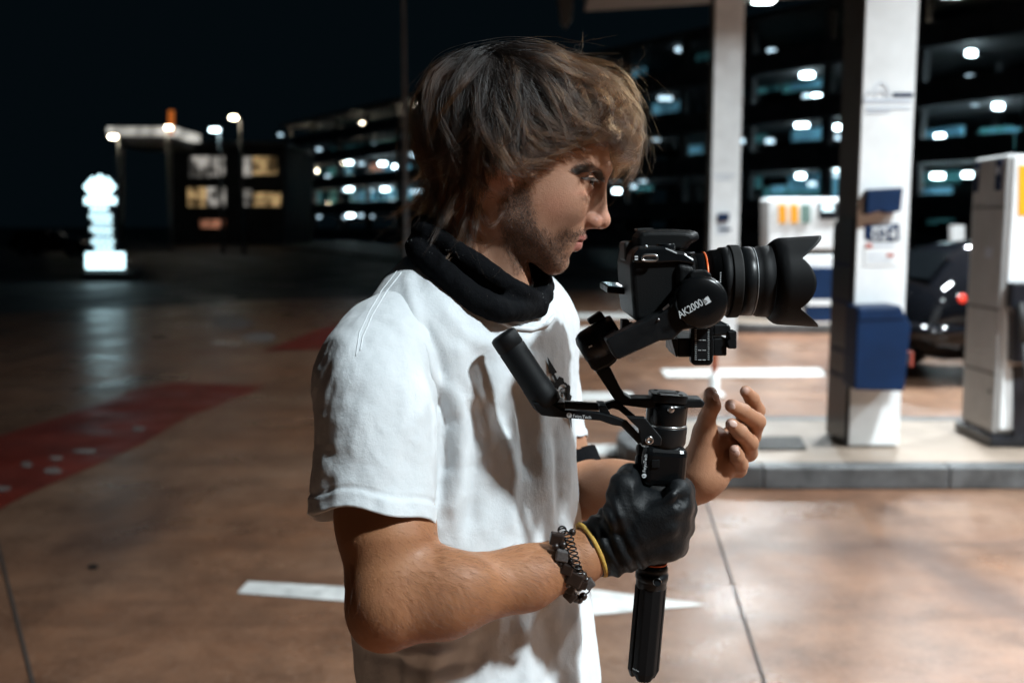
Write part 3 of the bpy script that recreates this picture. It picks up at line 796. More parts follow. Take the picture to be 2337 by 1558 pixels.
def surface_nets(F, org, h):
    nx, ny, nz = F.shape
    S = F < 0
    cnt = np.zeros((nx - 1, ny - 1, nz - 1), np.int8)
    offs = [(i, j, k) for i in (0, 1) for j in (0, 1) for k in (0, 1)]
    for (i, j, k) in offs: cnt += S[i:nx - 1 + i, j:ny - 1 + j, k:nz - 1 + k]
    I, J, K = np.nonzero((cnt > 0) & (cnt < 8))
    val = {o: F[I + o[0], J + o[1], K + o[2]] for o in offs}
    acc = np.zeros((len(I), 3), np.float64); num = np.zeros(len(I))
    for ax in range(3):
        for o in offs:
            if o[ax]: continue
            q = list(o); q[ax] = 1; q = tuple(q)
            a, b = val[o], val[q]
            m = (a < 0) != (b < 0)
            t = np.where(m, a / np.where(m, a - b, 1), 0)
            p = np.array(o, float)[None, :].repeat(len(I), 0); p[:, ax] += t
            acc += p * m[:, None]; num += m
    vert = acc / num[:, None] + np.stack([I, J, K], 1)
    vert = vert * h + np.asarray(org)[None, :]
    idx = np.full(cnt.shape, -1, np.int64); idx[I, J, K] = np.arange(len(I))
    quads = []
    for ax in range(3):
        b, c = (ax + 1) % 3, (ax + 2) % 3
        sl0 = [slice(None)] * 3; sl1 = [slice(None)] * 3
        sl0[ax] = slice(0, -1); sl1[ax] = slice(1, None)
        A, B = S[tuple(sl0)], S[tuple(sl1)]
        for flip, m in ((False, A & ~B), (True, ~A & B)):
            p = np.stack(np.nonzero(m), 1)
            ok = (p[:, b] > 0) & (p[:, c] > 0) & (p[:, b] < F.shape[b] - 1) & (p[:, c] < F.shape[c] - 1)
            p = p[ok]
            def at(db, dc):
                q = p.copy(); q[:, b] += db; q[:, c] += dc
                return idx[q[:, 0], q[:, 1], q[:, 2]]
            Q = np.stack([at(-1, -1), at(0, -1), at(0, 0), at(-1, 0)], 1)
            quads.append(Q[:, ::-1] if flip else Q)
    Q = np.concatenate(quads)
    return vert, Q[(Q >= 0).all(1)]
def grid(lo, hi, h):
    n = [int(math.ceil((hi[i] - lo[i]) / h)) + 1 for i in range(3)]
    X = (lo[0] + h * np.arange(n[0], dtype=F32))[:, None, None]
    Y = (lo[1] + h * np.arange(n[1], dtype=F32))[None, :, None]
    Z = (lo[2] + h * np.arange(n[2], dtype=F32))[None, None, :]
    return X, Y, Z
def relax(v, q, it=1, lam=.5):
    n = len(v)
    e = np.concatenate([q[:, [0, 1]], q[:, [1, 2]], q[:, [2, 3]], q[:, [3, 0]]])
    for _ in range(it):
        s = np.zeros_like(v); c = np.zeros(n)
        for a, b in ((0, 1), (1, 0)):
            for k in range(3): s[:, k] += np.bincount(e[:, a], v[e[:, b], k], n)
            c += np.bincount(e[:, a], minlength=n)
        v = v + lam * (s / np.maximum(c, 1)[:, None] - v)
    return v
def vnormals(v, q):
    a = v[q[:, 2]] - v[q[:, 0]]; b = v[q[:, 3]] - v[q[:, 1]]
    fn = np.cross(a, b); n = np.zeros_like(v)
    for i in range(4):
        for k in range(3): n[:, k] += np.bincount(q[:, i], fn[:, k], len(v))
    return n / np.maximum(np.linalg.norm(n, axis=1), 1e-12)[:, None]
def solid(field, lo, hi, h, it=1):
    X, Y, Z = grid(lo, hi, h)
    f = np.broadcast_to(field(X, Y, Z), (X.shape[0], Y.shape[1], Z.shape[2])).astype(F32)
    v, q = surface_nets(f, lo, h)
    return relax(v, q, it), q
def np_mesh(name, parts, attrs=None):
    """parts: [(verts, quads, material index)]"""
    vs, fs, mi = [], [], []; n = 0
    for v, q, k in parts:
        vs.append(v); fs.append(q + n); mi.append(np.full(len(q), k, np.int32)); n += len(v)
    v = np.concatenate(vs); q = np.concatenate(fs); mi = np.concatenate(mi)
    me = bpy.data.meshes.new(name)
    me.vertices.add(len(v)); me.vertices.foreach_set('co', v.astype(F32).ravel())
    me.loops.add(q.size); me.loops.foreach_set('vertex_index', q.astype(np.int32).ravel())
    me.polygons.add(len(q)); me.polygons.foreach_set('loop_start', np.arange(0, q.size, 4, dtype=np.int32))
    me.polygons.foreach_set('material_index', mi)
    me.update(calc_edges=True)
    me.polygons.foreach_set('use_smooth', np.ones(len(q), bool))
    for k, a in (attrs or {}).items():
        at = me.attributes.new(k, 'FLOAT', 'POINT'); at.data.foreach_set('value', a.astype(F32))
    me.validate()
    return me
def vnoise(p, scale, seed=0, octv=3):
    """cheap smooth value noise, -1..1, for points (n,3)"""
    rs = np.random.RandomState(seed); T = rs.rand(32, 32, 32).astype(F32) * 2 - 1
    out = np.zeros(len(p), F32); amp = 1.; tot = 0.
    q = np.asarray(p) * scale
    for _ in range(octv):
        i = np.floor(q).astype(int); f = q - i; f = f * f * (3 - 2 * f)
        r = np.zeros(len(p))
        for dx in (0, 1):
            for dy in (0, 1):
                for dz in (0, 1):
                    wgt = (f[:, 0] if dx else 1 - f[:, 0]) * (f[:, 1] if dy else 1 - f[:, 1]) * (f[:, 2] if dz else 1 - f[:, 2])
                    r += wgt * T[(i[:, 0] + dx) % 32, (i[:, 1] + dy) % 32, (i[:, 2] + dz) % 32]
        out += amp * r; tot += amp; amp *= .5; q = q * 2.03
    return out / tot
def seg_dist(u, v, pts):
    """distance in photograph pixels to a polyline, and position along it 0..1"""
    best = np.full(len(u), 1e9); pos = np.zeros(len(u)); n = len(pts) - 1
    for i in range(n):
        ax, ay = pts[i]; bx, by = pts[i + 1]; ex, ey = bx - ax, by - ay
        t = np.clip(((u - ax) * ex + (v - ay) * ey) / (ex * ex + ey * ey), 0, 1)
        d = np.hypot(u - ax - ex * t, v - ay - ey * t)
        m = d < best; best = np.where(m, d, best); pos = np.where(m, (i + t) / n, pos)
    return best, pos
# ================================================================ the man
HD = 1.17                                              # distance of the middle of his head
HO = P(1168, 395, HD)
def L(u, v, dy=0.0):
    """head space: x forward, y away from the camera, z up"""
    return tuple(P(u, v, HD + dy) - HO)
def l2(pts): return [(L(u, v)[0], L(u, v)[2]) for u, v in pts]
PIT = Matrix.Rotation(R(24), 3, 'Y')                  # the head nods forward
def head_field(X, Y, Z):
    A = np.abs(Y)
    e = lambda c, r, rot=PIT: s_ell(X, A, Z, c, r, rot)
    # skull, face mass, jaw
    f = s_ell(X, Y, Z, L(1172, 300), (.098, .074, .088), PIT)
    face = inflate(X, Y, Z, smooth_poly(l2([(1300, 200), (1378, 290), (1391, 350), (1390, 388), (1368, 425), (1348, 470), (1331, 512), (1318, 545), (1292, 585), (1282, 607), (1270, 640), (1240, 900), (800, 900), (800, 200)]), 2), .063, .072)
    ja, jb = L(1110, 500), L(1262, 620)
    jl = math.hypot(jb[0] - ja[0], jb[2] - ja[2]); jn = ((jb[2] - ja[2]) / jl, -(jb[0] - ja[0]) / jl)
    face = smax(face, (X - ja[0]) * jn[0] + (Z - ja[2]) * jn[1] + .10 * A, .026)
    face = smax(face, (ja[0] - .004) - X, .03)
    f = smin(f, face, .02)
    # hollow the temples and the cheek in front of the jaw muscle
    f = smin(f, s_cone(X, A, Z, (*L(1150, 478)[:1], .048, L(1150, 478)[2]), (L(1258, 596)[0], .019, L(1258, 596)[2]), .017, .013), .018)
    f = smin(f, e((L(1272, 455)[0], .041, L(1272, 455)[2]), (.028, .0150, .020)), .028)           # cheekbone
    f = smin(f, e((L(1293, 546)[0], 0, L(1293, 546)[2]), (.0150, .030, .024)), .016)              # muzzle
    f = smin(f, e((L(1269, 598)[0], 0, L(1269, 598)[2]), (.0125, .019, .0115)), .010)            # chin
    f = smax(f, -e((L(1300, 580)[0] + .004, 0, L(1300, 580)[2] - .001), (.008, .018, .005)), .008)   # fold under the lip
    # brow, eye socket
    f = smin(f, s_cone(X, A, Z, (L(1386, 388)[0] - .006, .012, L(1386, 388)[2]), (L(1340, 384)[0] - .006, .046, L(1340, 384)[2] - .004), .0098, .0082), .010)
    ex, ez = L(1339, 414, -.033)[0], L(1339, 414, -.033)[2]
    f = smax(f, -e((ex + .007, .032, ez - .001), (.0155, .018, .0125)), .010)
    f = smin(f, s_sph(X, A, Z, (ex - .003, .032, ez), .0132), .004)                              # lids over the eyeball
    f = smax(f, -s_ell(X, A, Z, (ex + .0070, .0335, ez - .0022), (.0080, .0125, .0030), PIT), .0012)   # the slit of the eye
    # nose
    nose = inflate(X, Y, Z, smooth_poly(l2([(1387, 398), (1384, 425), (1384, 455), (1387, 482), (1389, 500), (1385, 514), (1372, 521), (1352, 522), (1334, 524), (1330, 500), (1345, 455), (1362, 410)]), 2), .0125, .0085)
    f = smin(f, nose, .007)
    tp = L(1376, 503); f = smin(f, s_ell(X, Y, Z, tp, (.0085, .0105, .0085)), .006)
    al = L(1352, 505, -.012); f = smin(f, s_ell(X, A, Z, (al[0], .0125, al[2]), (.0105, .0062, .0082), PIT), .0035)
    gr = L(1334, 498, -.014); f = smax(f, -s_cone(X, A, Z, (gr[0] + .001, .0205, gr[2] + .003), (gr[0] - .003, .0195, gr[2] - .009), .0013, .0008), .006)   # groove behind the wing
    no = L(1360, 521, -.008); f = smax(f, -s_ell(X, A, Z, (no[0], .0078, no[2] - .0005), (.0062, .0036, .0046), PIT), .002)
    # lips
    cx_, cz_ = L(1297, 549, -.022)[0], L(1297, 549, -.022)[2]
    u0 = L(1331, 540); u1 = L(1320, 560)
    f = smin(f, s_chain(X, A, Z, [(u0[0] - .0005, 0, u0[2]), (u0[0] - .0042, .013, u0[2] - .0010), (cx_ - .001, .029, cz_ + .0015)], [.0052, .0050, .0028]), .0035)
    f = smin(f, s_chain(X, A, Z, [(u1[0] - .0012, 0, u1[2]), (u1[0] - .0042, .013, u1[2] + .0008), (cx_ - .001, .028, cz_ - .002)], [.0060, .0058, .0028]), .0035)
    sm = L(1325, 549)
    f = smax(f, -s_chain(X, A, Z, [(sm[0] + .006, 0, sm[2] + .0004), (sm[0] + .0015, .014, sm[2]), (cx_ - .0005, .0315, cz_ - .0005)], [.0010, .0014, .0020], .001), .0024)
    # neck, throat, neck muscle
    nk = s_cone(X, Y, Z, L(1098, 470), L(1076, 720, .01), .052, .060)
    nk = smin(nk, s_cone(X, A, Z, (L(1120, 440)[0], .052, L(1120, 440)[2]), (L(1190, 680)[0], .022, L(1190, 680)[2]), .014, .012), .02)
    nk = smin(nk, s_ell(X, Y, Z, L(1178, 640), (.016, .013, .018)), .02)
    f = smin(f, nk, .016)
    # ear with lobe, bowl
    ec = L(1138, 385, -.075)
    ear = s_ell(X, A, Z, (ec[0] + .003, .0700, ec[2] + .003), (.016, .0060, .026), PIT)
    ear = smin(ear, s_ell(X, A, Z, (L(1152, 424, -.075)[0], .0710, L(1152, 424, -.075)[2]), (.0105, .0058, .0105)), .006)
    ear = smax(ear, -s_ell(X, A, Z, (ec[0] + .006, .0775, ec[2]), (.010, .006, .015), PIT), .004)
    f = smin(f, ear, .005)
    return f
VX = .0013
hv, hq = solid(head_field, (-.155, -.105, -.20), (.125, .105, .165), VX, 1)
hn = vnormals(hv, hq)
head_bvh = BVHTree.FromPolygons([Vector(p) for p in hv], [tuple(int(k) for k in q) for q in hq])
hu, hvv = project(hv + np.array(HO))
# colour masks: stubble, lips, brow, flush
def blob(u, v, c, r): return np.exp(-(((u - c[0]) / r[0]) ** 2 + ((v - c[1]) / r[1]) ** 2))
def region(u, v, pts, soft):
    d = poly2(u.astype(F32), v.astype(F32), [(float(a), float(b)) for a, b in pts])
    return np.clip(.5 - d / (2 * soft), 0, 1)
beard = region(hu, hvv, [(1150, 430), (1205, 405), (1212, 470), (1225, 515), (1262, 540), (1292, 525), (1335, 528), (1338, 545), (1296, 556), (1292, 575), (1300, 585), (1286, 625), (1180, 620), (1150, 560), (1136, 480)], 16)
beard *= .75 + .25 * vnoise(hv, 160, 3)
must = region(hu, hvv, [(1296, 532), (1332, 526), (1338, 534), (1320, 544), (1298, 547)], 4) * .7
beard = np.clip(np.maximum(beard * .95, must), 0, 1)
lips = region(hu, hvv, [(1296, 549), (1318, 538), (1340, 536), (1338, 547), (1330, 553), (1330, 568), (1318, 574), (1304, 566)], 2.5) * (np.abs(hv[:, 1]) < .026)
flush = np.clip(blob(hu, hvv, (1370, 500), (32, 24)) + .7 * blob(hu, hvv, (1270, 470), (40, 34)) + .9 * blob(hu, hvv, (1150, 420), (30, 20)) + .8 * blob(hu, hvv, (1335, 440), (26, 8)), 0, 1)
# eyeballs
EX, EZ = L(1339, 414, -.033)[0], L(1339, 414, -.033)[2]
def eyeball(sgn):
    c = np.array([EX - .0035, sgn * .032, EZ])
    return solid(lambda X, Y, Z: s_sph(X, Y, Z, c, .0116), tuple(c - .016), tuple(c + .016), .0012, 0)

# ---- arms
RS, RE, RW = P(850, 800, 1.05), P(893, 1375, .945), P(1345, 1263, 1.035)
def rarm_field(X, Y, Z):
    f = s_cone(X, Y, Z, P(885, 850, 1.04), P(878, 1180, .985), .044, .047)
    f = smin(f, s_cone(X, Y, Z, P(878, 1180, .985), P(888, 1360, .95), .0465, .0408), .02)
    f = smin(f, s_cone(X, Y, Z, P(895, 1240, .965), P(900, 1300, .955), .040, .030), .02)
    f = smin(f, s_cone(X, Y, Z, P(905, 1372, .948), P(1010, 1357, .958), .0400, .0398), .022)
    f = smin(f, s_cone(X, Y, Z, P(1010, 1357, .958), P(1200, 1318, 1.0), .0398, .0300), .02)
    f = smin(f, s_cone(X, Y, Z, P(1200, 1318, 1.0), P(1310, 1278, 1.027), .0300, .0250), .02)
    f = smin(f, s_cone(X, Y, Z, P(1310, 1278, 1.027), P(1430, 1215, 1.045), .0250, .027), .02)
    f = smin(f, s_sph(X, Y, Z, P(866, 1420, .948), .0215), .03)            # point of the elbow
    f = smin(f, s_ell(X, Y, Z, P(1000, 1330, .945), (.05, .02, .026)), .025)   # forearm muscle
    # crease in the bend
    f = smax(f, -s_cone(X, Y, Z, P(992, 1262, .93), P(955, 1300, .905), .003, .002), .010)
    # fist inside the glove
    f = smin(f, inflate(X, Y - 1.055, Z, [(p.x, p.z) for p in pxpoly([(1400, 1180), (1425, 1100), (1545, 1115), (1540, 1255), (1430, 1270)], 1.055)], .036, .022), .02)
    return f
rv, rq = solid(rarm_field, tuple(P(760, 1500, 1.0) + Vector((0, -.14, -.02))), tuple(P(1580, 760, 1.06) + Vector((0, .07, .03))), .0026, 1)

LSH, LEL, LWR = P(1225, 780, 1.36), P(1300, 1115, 1.32), P(1590, 1090, 1.17)
def hp(cx_, cy_, Y): return P(1180 + cx_ / 2.2317, 860 + cy_ / 2.2317, Y)
def larm_field(X, Y, Z):
    f = s_cone(X, Y, Z, LSH, P(1258, 1000, 1.345), .046, .042)
    f = smin(f, s_cone(X, Y, Z, P(1258, 1000, 1.345), LEL, .042, .040), .02)
    f = smin(f, s_cone(X, Y, Z, LEL, P(1400, 1125, 1.27), .040, .040), .02)
    f = smin(f, s_cone(X, Y, Z, P(1400, 1125, 1.27), P(1560, 1096, 1.185), .040, .027), .02)
    f = smin(f, s_cone(X, Y, Z, P(1560, 1096, 1.185), P(1597, 1082, 1.165), .027, .0262), .02)
    # palm
    pal = smin(s_cone(X, Y, Z, hp(905, 500, 1.165), hp(985, 330, 1.165), .0225, .0175), s_cone(X, Y, Z, hp(930, 520, 1.168), hp(1085, 420, 1.175), .022, .0155), .022)
    pal = smin(pal, s_cone(X, Y, Z, hp(990, 330, 1.17), hp(1085, 410, 1.175), .0165, .0155), .02)
    pal = smin(pal, s_cone(X, Y, Z, hp(920, 470, 1.15), hp(960, 280, 1.142), .0195, .0140), .012)     # ball of the thumb
    pal = smin(pal, s_cone(X, Y, Z, hp(1010, 500, 1.155), hp(1060, 440, 1.155), .015, .012), .012)    # heel of the hand
    f = smin(f, pal, .018)
    # thumb and four bent fingers, tips turned towards the camera side
    f = smin(f, s_chain(X, Y, Z, [hp(952, 290, 1.142), hp(966, 212, 1.134), hp(992, 146, 1.126), hp(986, 84, 1.128)], [.0118, .0098, .0100, .0080], .004), .008)
    idx = s_chain(X, Y, Z, [hp(1050, 330, 1.18), hp(1165, 225, 1.195), hp(1222, 170, 1.185), hp(1196, 110, 1.17), hp(1166, 74, 1.162)], [.0122, .0105, .0094, .0084, .0074], .004)
    mid = s_chain(X, Y, Z, [hp(1075, 360, 1.182), hp(1195, 300, 1.19), hp(1222, 226, 1.163), hp(1150, 176, 1.140), hp(1092, 146, 1.132)], [.0122, .0108, .0100, .0092, .0080], .004)
    rng_ = s_chain(X, Y, Z, [hp(1085, 400, 1.182), hp(1180, 385, 1.185), hp(1186, 335, 1.155), hp(1135, 280, 1.132), hp(1094, 242, 1.125)], [.0118, .0104, .0097, .0088, .0077], .004)
    lit = s_chain(X, Y, Z, [hp(1065, 440, 1.176), hp(1128, 470, 1.172), hp(1138, 445, 1.150), hp(1122, 405, 1.135), hp(1110, 372, 1.130)], [.0110, .0096, .0088, .0080, .0070], .004)
    for g in (idx, mid, rng_, lit): f = smin(f, g, .004)
    return f
lo_ = P(1200, 1230, 1.36); hi_ = P(1760, 740, 1.36)
LHV = .0021
lv, lq = solid(larm_field, (P(1195, 1000, 1.36).x - .03, 1.085, P(1300, 1230, 1.2).z), (P(1745, 900, 1.2).x + .012, 1.43, P(1255, 740, 1.36).z), LHV, 1)
# nails: small paler plates sunk on the fingertips, drawn as a mask
def nailmask(v):
    m = np.zeros(len(v))
    for c in (hp(984, 74, 1.118), hp(1160, 62, 1.152), hp(1082, 136, 1.123), hp(1084, 232, 1.116), hp(1104, 364, 1.122)):
        d = np.linalg.norm(v - np.array(c), axis=1); m = np.maximum(m, np.clip((.0085 - d) / .002, 0, 1))
    return m

# ---- trunk and legs (under the clothes)
FW = Vector((.848, -.53, 0)); LF = Vector((.53, .848, 0))
TC = P(1080, 1200, 1.19); TC.z = 0
def body_pt(a, b, z): return TC + FW * a + LF * b + Vector((0, 0, z))
def legs_field(X, Y, Z, g=0.0, full=True):
    f = None
    for sgn in (-1, 1):
        hip, kn, an = body_pt(-.01, sgn * .095, .92), body_pt(.02, sgn * .115, .50), body_pt(-.03, sgn * .125, .09)
        c = smin(s_cone(X, Y, Z, hip, kn, .088 + g, .060 + g), s_cone(X, Y, Z, kn, an, .060 + g, .042 + g * 1.4), .03)
        f = c if f is None else smin(f, c, .03)
    return f
def trunk_field(X, Y, Z):
    f = legs_field(X, Y, Z)
    f = smin(f, s_cone(X, Y, Z, body_pt(0, 0, .95), body_pt(0, 0, 1.32), .09, .085), .05)
    for sgn in (-1, 1):
        f = smin(f, s_cone(X, Y, Z, body_pt(0, sgn * .05, 1.36), body_pt(-.005, sgn * .15, 1.42), .065, .045), .04)
        f = smin(f, s_cone(X, Y, Z, body_pt(0, sgn * .06, .97), body_pt(0, sgn * .05, 1.3), .085, .08), .05)
        f = smin(f, s_ell(X, Y, Z, body_pt(.05, sgn * .125, .05), (.10, .055, .05)), .04)   # feet inside the shoes
    f = smin(f, s_cone(X, Y, Z, body_pt(0, 0, 1.42), P(1092, 640, 1.18), .07, .058), .05)
    return f
tv, tq = solid(trunk_field, tuple(TC + Vector((-.3, -.35, .012))), tuple(TC + Vector((.3, .36, 1.58))), .010, 1)
ebl, ebr = eyeball(-1), eyeball(1)

def skin_material():
    m = bpy.data.materials.new('skin'); m.use_nodes = True
    nt = m.node_tree; b = nt.nodes['Principled BSDF']; N = nt.nodes.new; Lk = nt.links.new
    tc = N('ShaderNodeTexCoord')
    def at(n):
        a = N('ShaderNodeAttribute'); a.attribute_name = n; return a.outputs['Fac']
    def nz(s, d=5., r=.6):
        n = N('ShaderNodeTexNoise'); n.inputs['Scale'].default_value = s; n.inputs['Detail'].default_value = d; n.inputs['Roughness'].default_value = r
        Lk(tc.outputs['Object'], n.inputs[0]); return n.outputs[0]
    def rng(x, a, c, lo=0., hi=1.):
        r = N('ShaderNodeMapRange'); r.inputs[1].default_value = a; r.inputs[2].default_value = c; r.inputs[3].default_value = lo; r.inputs[4].default_value = hi
        Lk(x, r.inputs[0]); return r.outputs[0]
    def mul(a, c):
        x = N('ShaderNodeMath'); x.operation = 'MULTIPLY'; Lk(a, x.inputs[0])
        if isinstance(c, float): x.inputs[1].default_value = c
        else: Lk(c, x.inputs[1])
        return x.outputs[0]
    def mix(f, c1, c2):
        x = N('ShaderNodeMix'); x.data_type = 'RGBA'; Lk(f, x.inputs[0])
        for i, c in ((6, c1), (7, c2)):
            if isinstance(c, tuple): x.inputs[i].default_value = (*c, 1)
            else: Lk(c, x.inputs[i])
        return x.outputs[2]
    arm = at('limb')
    base = mix(arm, (.43, .235, .155), (.33, .150, .070))
    base = mix(rng(nz(26, 4.), .35, .65, 0, .5), base, (.30, .13, .068))
    base = mix(mul(at('flush'), .5), base, (.52, .20, .13))
    base = mix(rng(nz(420, 3., .7), .56, .70, 0, .35), base, (.30, .14, .08))
    stub = mul(at('beard'), rng(nz(700, 2., .5), .38, .60, .62, 1.))
    base = mix(stub, base, (.06, .034, .022))
    base = mix(mul(at('lips'), .75), base, (.42, .14, .12))
    base = mix(mul(at('nail'), .6), base, (.66, .43, .36))
    Lk(base, b.inputs['Base Color'])
    b.inputs['Subsurface Weight'].default_value = .06
    b.inputs['Subsurface Radius'].default_value = (1., .35, .2); b.inputs['Subsurface Scale'].default_value = .004
    Lk(rng(nz(60, 4.), .3, .7, .42, .66), b.inputs['Roughness'])
    b.inputs['Specular IOR Level'].default_value = .35
    bp = N('ShaderNodeBump'); bp.inputs['Strength'].default_value = .28; bp.inputs['Distance'].default_value = .0014
    ad = N('ShaderNodeMath'); ad.operation = 'ADD'; Lk(nz(650, 3., .6), ad.inputs[0]); Lk(nz(130, 4., .6), ad.inputs[1])
    Lk(ad.outputs[0], bp.inputs['Height']); Lk(bp.outputs[0], b.inputs['Normal'])
    return m
M['skin'] = skin_material()
def eye_material():
    m = mat('eye', (.3, .27, .26), .2, spec=.2)
    nt = m.node_tree; b = nt.nodes['Principled BSDF']
    tc = nt.nodes.new('ShaderNodeTexCoord'); vm = nt.nodes.new('ShaderNodeVectorMath'); vm.operation = 'DISTANCE'
    # iris where the eye points forward and down
    return m, nt, b, tc, vm
PO = Vector((TC.x, TC.y, 0))
em_, nt_e, b_e, tc_e, vm_e = eye_material()
iris_c = HO + Vector((EX - .0035 + .0085, -.032 - .0070, EZ - .0038)) - PO
nt_e.links.new(tc_e.outputs['Object'], vm_e.inputs[0]); vm_e.inputs[1].default_value = iris_c
rp = nt_e.nodes.new('ShaderNodeValToRGB'); nt_e.links.new(vm_e.outputs['Value'], rp.inputs[0])
rp.color_ramp.elements[0].position = .0082; rp.color_ramp.elements[0].color = (.012, .008, .006, 1)
rp.color_ramp.elements[1].position = .0090; rp.color_ramp.elements[1].color = (.07, .055, .05, 1)  # white of the eye darkened, the socket's shade put into its colour
nt_e.links.new(rp.outputs[0], b_e.inputs['Base Color'])
M['eye'] = em_

hw_ = hv + np.array(HO)
parts = [(hw_, hq, 0), (rv, rq, 0), (lv, lq, 0), (tv, tq, 0), (ebl[0] + np.array(HO), ebl[1], 1), (ebr[0] + np.array(HO), ebr[1], 1)]
N_ = [len(p[0]) for p in parts]
z_ = lambda i: np.zeros(N_[i])
cat_ = lambda h, r, l: np.concatenate([h, r, l, z_(3), z_(4), z_(5)])
me = np_mesh('person', parts, {'beard': cat_(beard, z_(1), z_(2)), 'lips': cat_(lips, z_(1), z_(2)), 'flush': cat_(flush, z_(1), z_(2)),
                               'limb': cat_(z_(0), np.ones(N_[1]), np.ones(N_[2]) * .55), 'nail': cat_(z_(0), z_(1), nailmask(lv))})
me.transform(Matrix.Translation(-PO))
person = bpy.data.objects.new('person', me); COL.objects.link(person); person.location = PO
for k in ('skin', 'eye'): me.materials.append(M[k])
person['_x'] = [float(k) for k in PO]
tag(person, 'young man in white t-shirt and black neck scarf steadying a camera on a gimbal', 'person')

# finger nails
M['nail'] = mat('finger nail', (.62, .42, .35), .4, spec=.5)
l_bvh = BVHTree.FromPolygons([Vector(p) for p in lv], [tuple(int(k) for k in q) for q in lq])
for (u, v, du, dv, s_) in ((1634, 905, -.15, -1, 1.1), (1673, 967, -1, -.5, .95), (1682, 1033, -.5, -1, .85), (1669, 927, -1, -.5, .9)):
    d_ = (P(u, v, 1.) - Vector((0, 0, CAMZ))).normalized()
    h_ = l_bvh.ray_cast(Vector((0, 0, CAMZ)), d_)
    if h_[0] is None: continue
    nz_ = h_[1]; ax_n = Vector((du, 0, -dv)); ax_n = (ax_n - nz_ * ax_n.dot(nz_)).normalized(); sx_n = nz_.cross(ax_n)
    b_ = MB(); b_.ball((0, 0, 0), 1, 14, (.0042 * s_, .0056 * s_, .0011))
    M3 = Matrix((sx_n, ax_n, nz_)).transposed()
    b_.v = [tuple(h_[0] + M3 @ Vector(p)) for p in b_.v]
    b_.build('fingernail', M['nail'], person)
# ================================================================ t-shirt
def cloth_material(name, col, scale=900, wrinkle=.5, sheen=.2, weave=.0008, sp=.2):
    m = bpy.data.materials.new(name); m.use_nodes = True
    nt = m.node_tree; b = nt.nodes['Principled BSDF']; N = nt.nodes.new; Lk = nt.links.new
    tc = N('ShaderNodeTexCoord')
    def nz(s, d, r=.6):
        n = N('ShaderNodeTexNoise'); n.inputs['Scale'].default_value = s; n.inputs['Detail'].default_value = d; n.inputs['Roughness'].default_value = r
        Lk(tc.outputs['Object'], n.inputs[0]); return n
    b.inputs['Roughness'].default_value = .85; b.inputs['Sheen Weight'].default_value = sheen; b.inputs['Specular IOR Level'].default_value = sp
    mx = N('ShaderNodeMix'); mx.data_type = 'RGBA'
    mx.inputs[6].default_value = (*[c * .88 for c in col], 1); mx.inputs[7].default_value = (*col, 1)
    Lk(nz(40, 5).outputs[0], mx.inputs[0]); Lk(mx.outputs[2], b.inputs['Base Color'])
    b1 = N('ShaderNodeBump'); b1.inputs['Strength'].default_value = wrinkle; b1.inputs['Distance'].default_value = .004
    Lk(nz(34, 5, .62).outputs[0], b1.inputs['Height'])
    b2 = N('ShaderNodeBump'); b2.inputs['Strength'].default_value = .35; b2.inputs['Distance'].default_value = weave
    Lk(nz(scale, 2).outputs[0], b2.inputs['Height']); Lk(b1.outputs[0], b2.inputs['Normal']); Lk(b2.outputs[0], b.inputs['Normal'])
    return m
M['white_cotton'] = cloth_material('white cotton', (.66, .70, .725))
M['black_knit'] = cloth_material('black knit', (.004, .0045, .0055), 800, .9, .0, .004, .06)
M['dark_denim'] = cloth_material('dark denim', (.02, .022, .028), 1200, .6)

def interp(z, zs, vals):
    """smooth curve through control values"""
    zs = np.array(zs, float); vals = np.array(vals, float)
    t = np.gradient(vals, zs)
    i = np.clip(np.searchsorted(zs, z) - 1, 0, len(zs) - 2)
    h = zs[i + 1] - zs[i]; s = (z - zs[i]) / h
    return ((2 * s ** 3 - 3 * s ** 2 + 1) * vals[i] + (s ** 3 - 2 * s ** 2 + s) * h * t[i] + (-2 * s ** 3 + 3 * s ** 2) * vals[i + 1] + (s ** 3 - s ** 2) * h * t[i + 1])
ZS = [.80, 1.05, 1.25, 1.35, 1.41, 1.45, 1.48, 1.51, 1.535, 1.556, 1.572]
AS = [.134, .127, .119, .114, .109, .104, .098, .088, .079, .071, .064]
BS = [.186, .177, .176, .181, .188, .190, .184, .164, .138, .108, .082]
CXS = [-.034, -.037, -.058, -.061, -.058, -.053, -.048, -.046, -.045, -.044, -.043]      # world x of the middle
NR, NA = 230, 260
def loft_grid(nr, na, fn, closed_in=None):
    i, j = np.meshgrid(np.arange(nr - 1), np.arange(na), indexing='ij')
    k = (j + 1) % na
    q = np.stack([i * na + j, i * na + k, (i + 1) * na + k, (i + 1) * na + j], -1).reshape(-1, 4)
    return fn(), q
zz = np.linspace(.80, 1.572, NR)
def torso_pts():
    th = np.linspace(0, 2 * math.pi, NA, endpoint=False)
    A, B, C = interp(zz, ZS, AS), interp(zz, ZS, BS), interp(zz, ZS, CXS)
    c, s = np.cos(th), np.sin(th); e = .88
    ca = np.sign(c) * np.abs(c) ** e; sa = np.sign(s) * np.abs(s) ** e
    a = A[:, None] * ca[None]; b = B[:, None] * sa[None]
    # collar dips at the front, the hem hangs level
    top = np.clip((zz - 1.50) / .07, 0, 1)[:, None]
    z = zz[:, None] - .035 * top ** 2 * np.clip(ca, 0, 1)[None] + 0 * a
    x = C[:, None] + FW.x * a + LF.x * b; y = TC.y + FW.y * a + LF.y * b
    return np.stack([x, y, z], -1).reshape(-1, 3)
sv, sq = loft_grid(NR, NA, torso_pts)
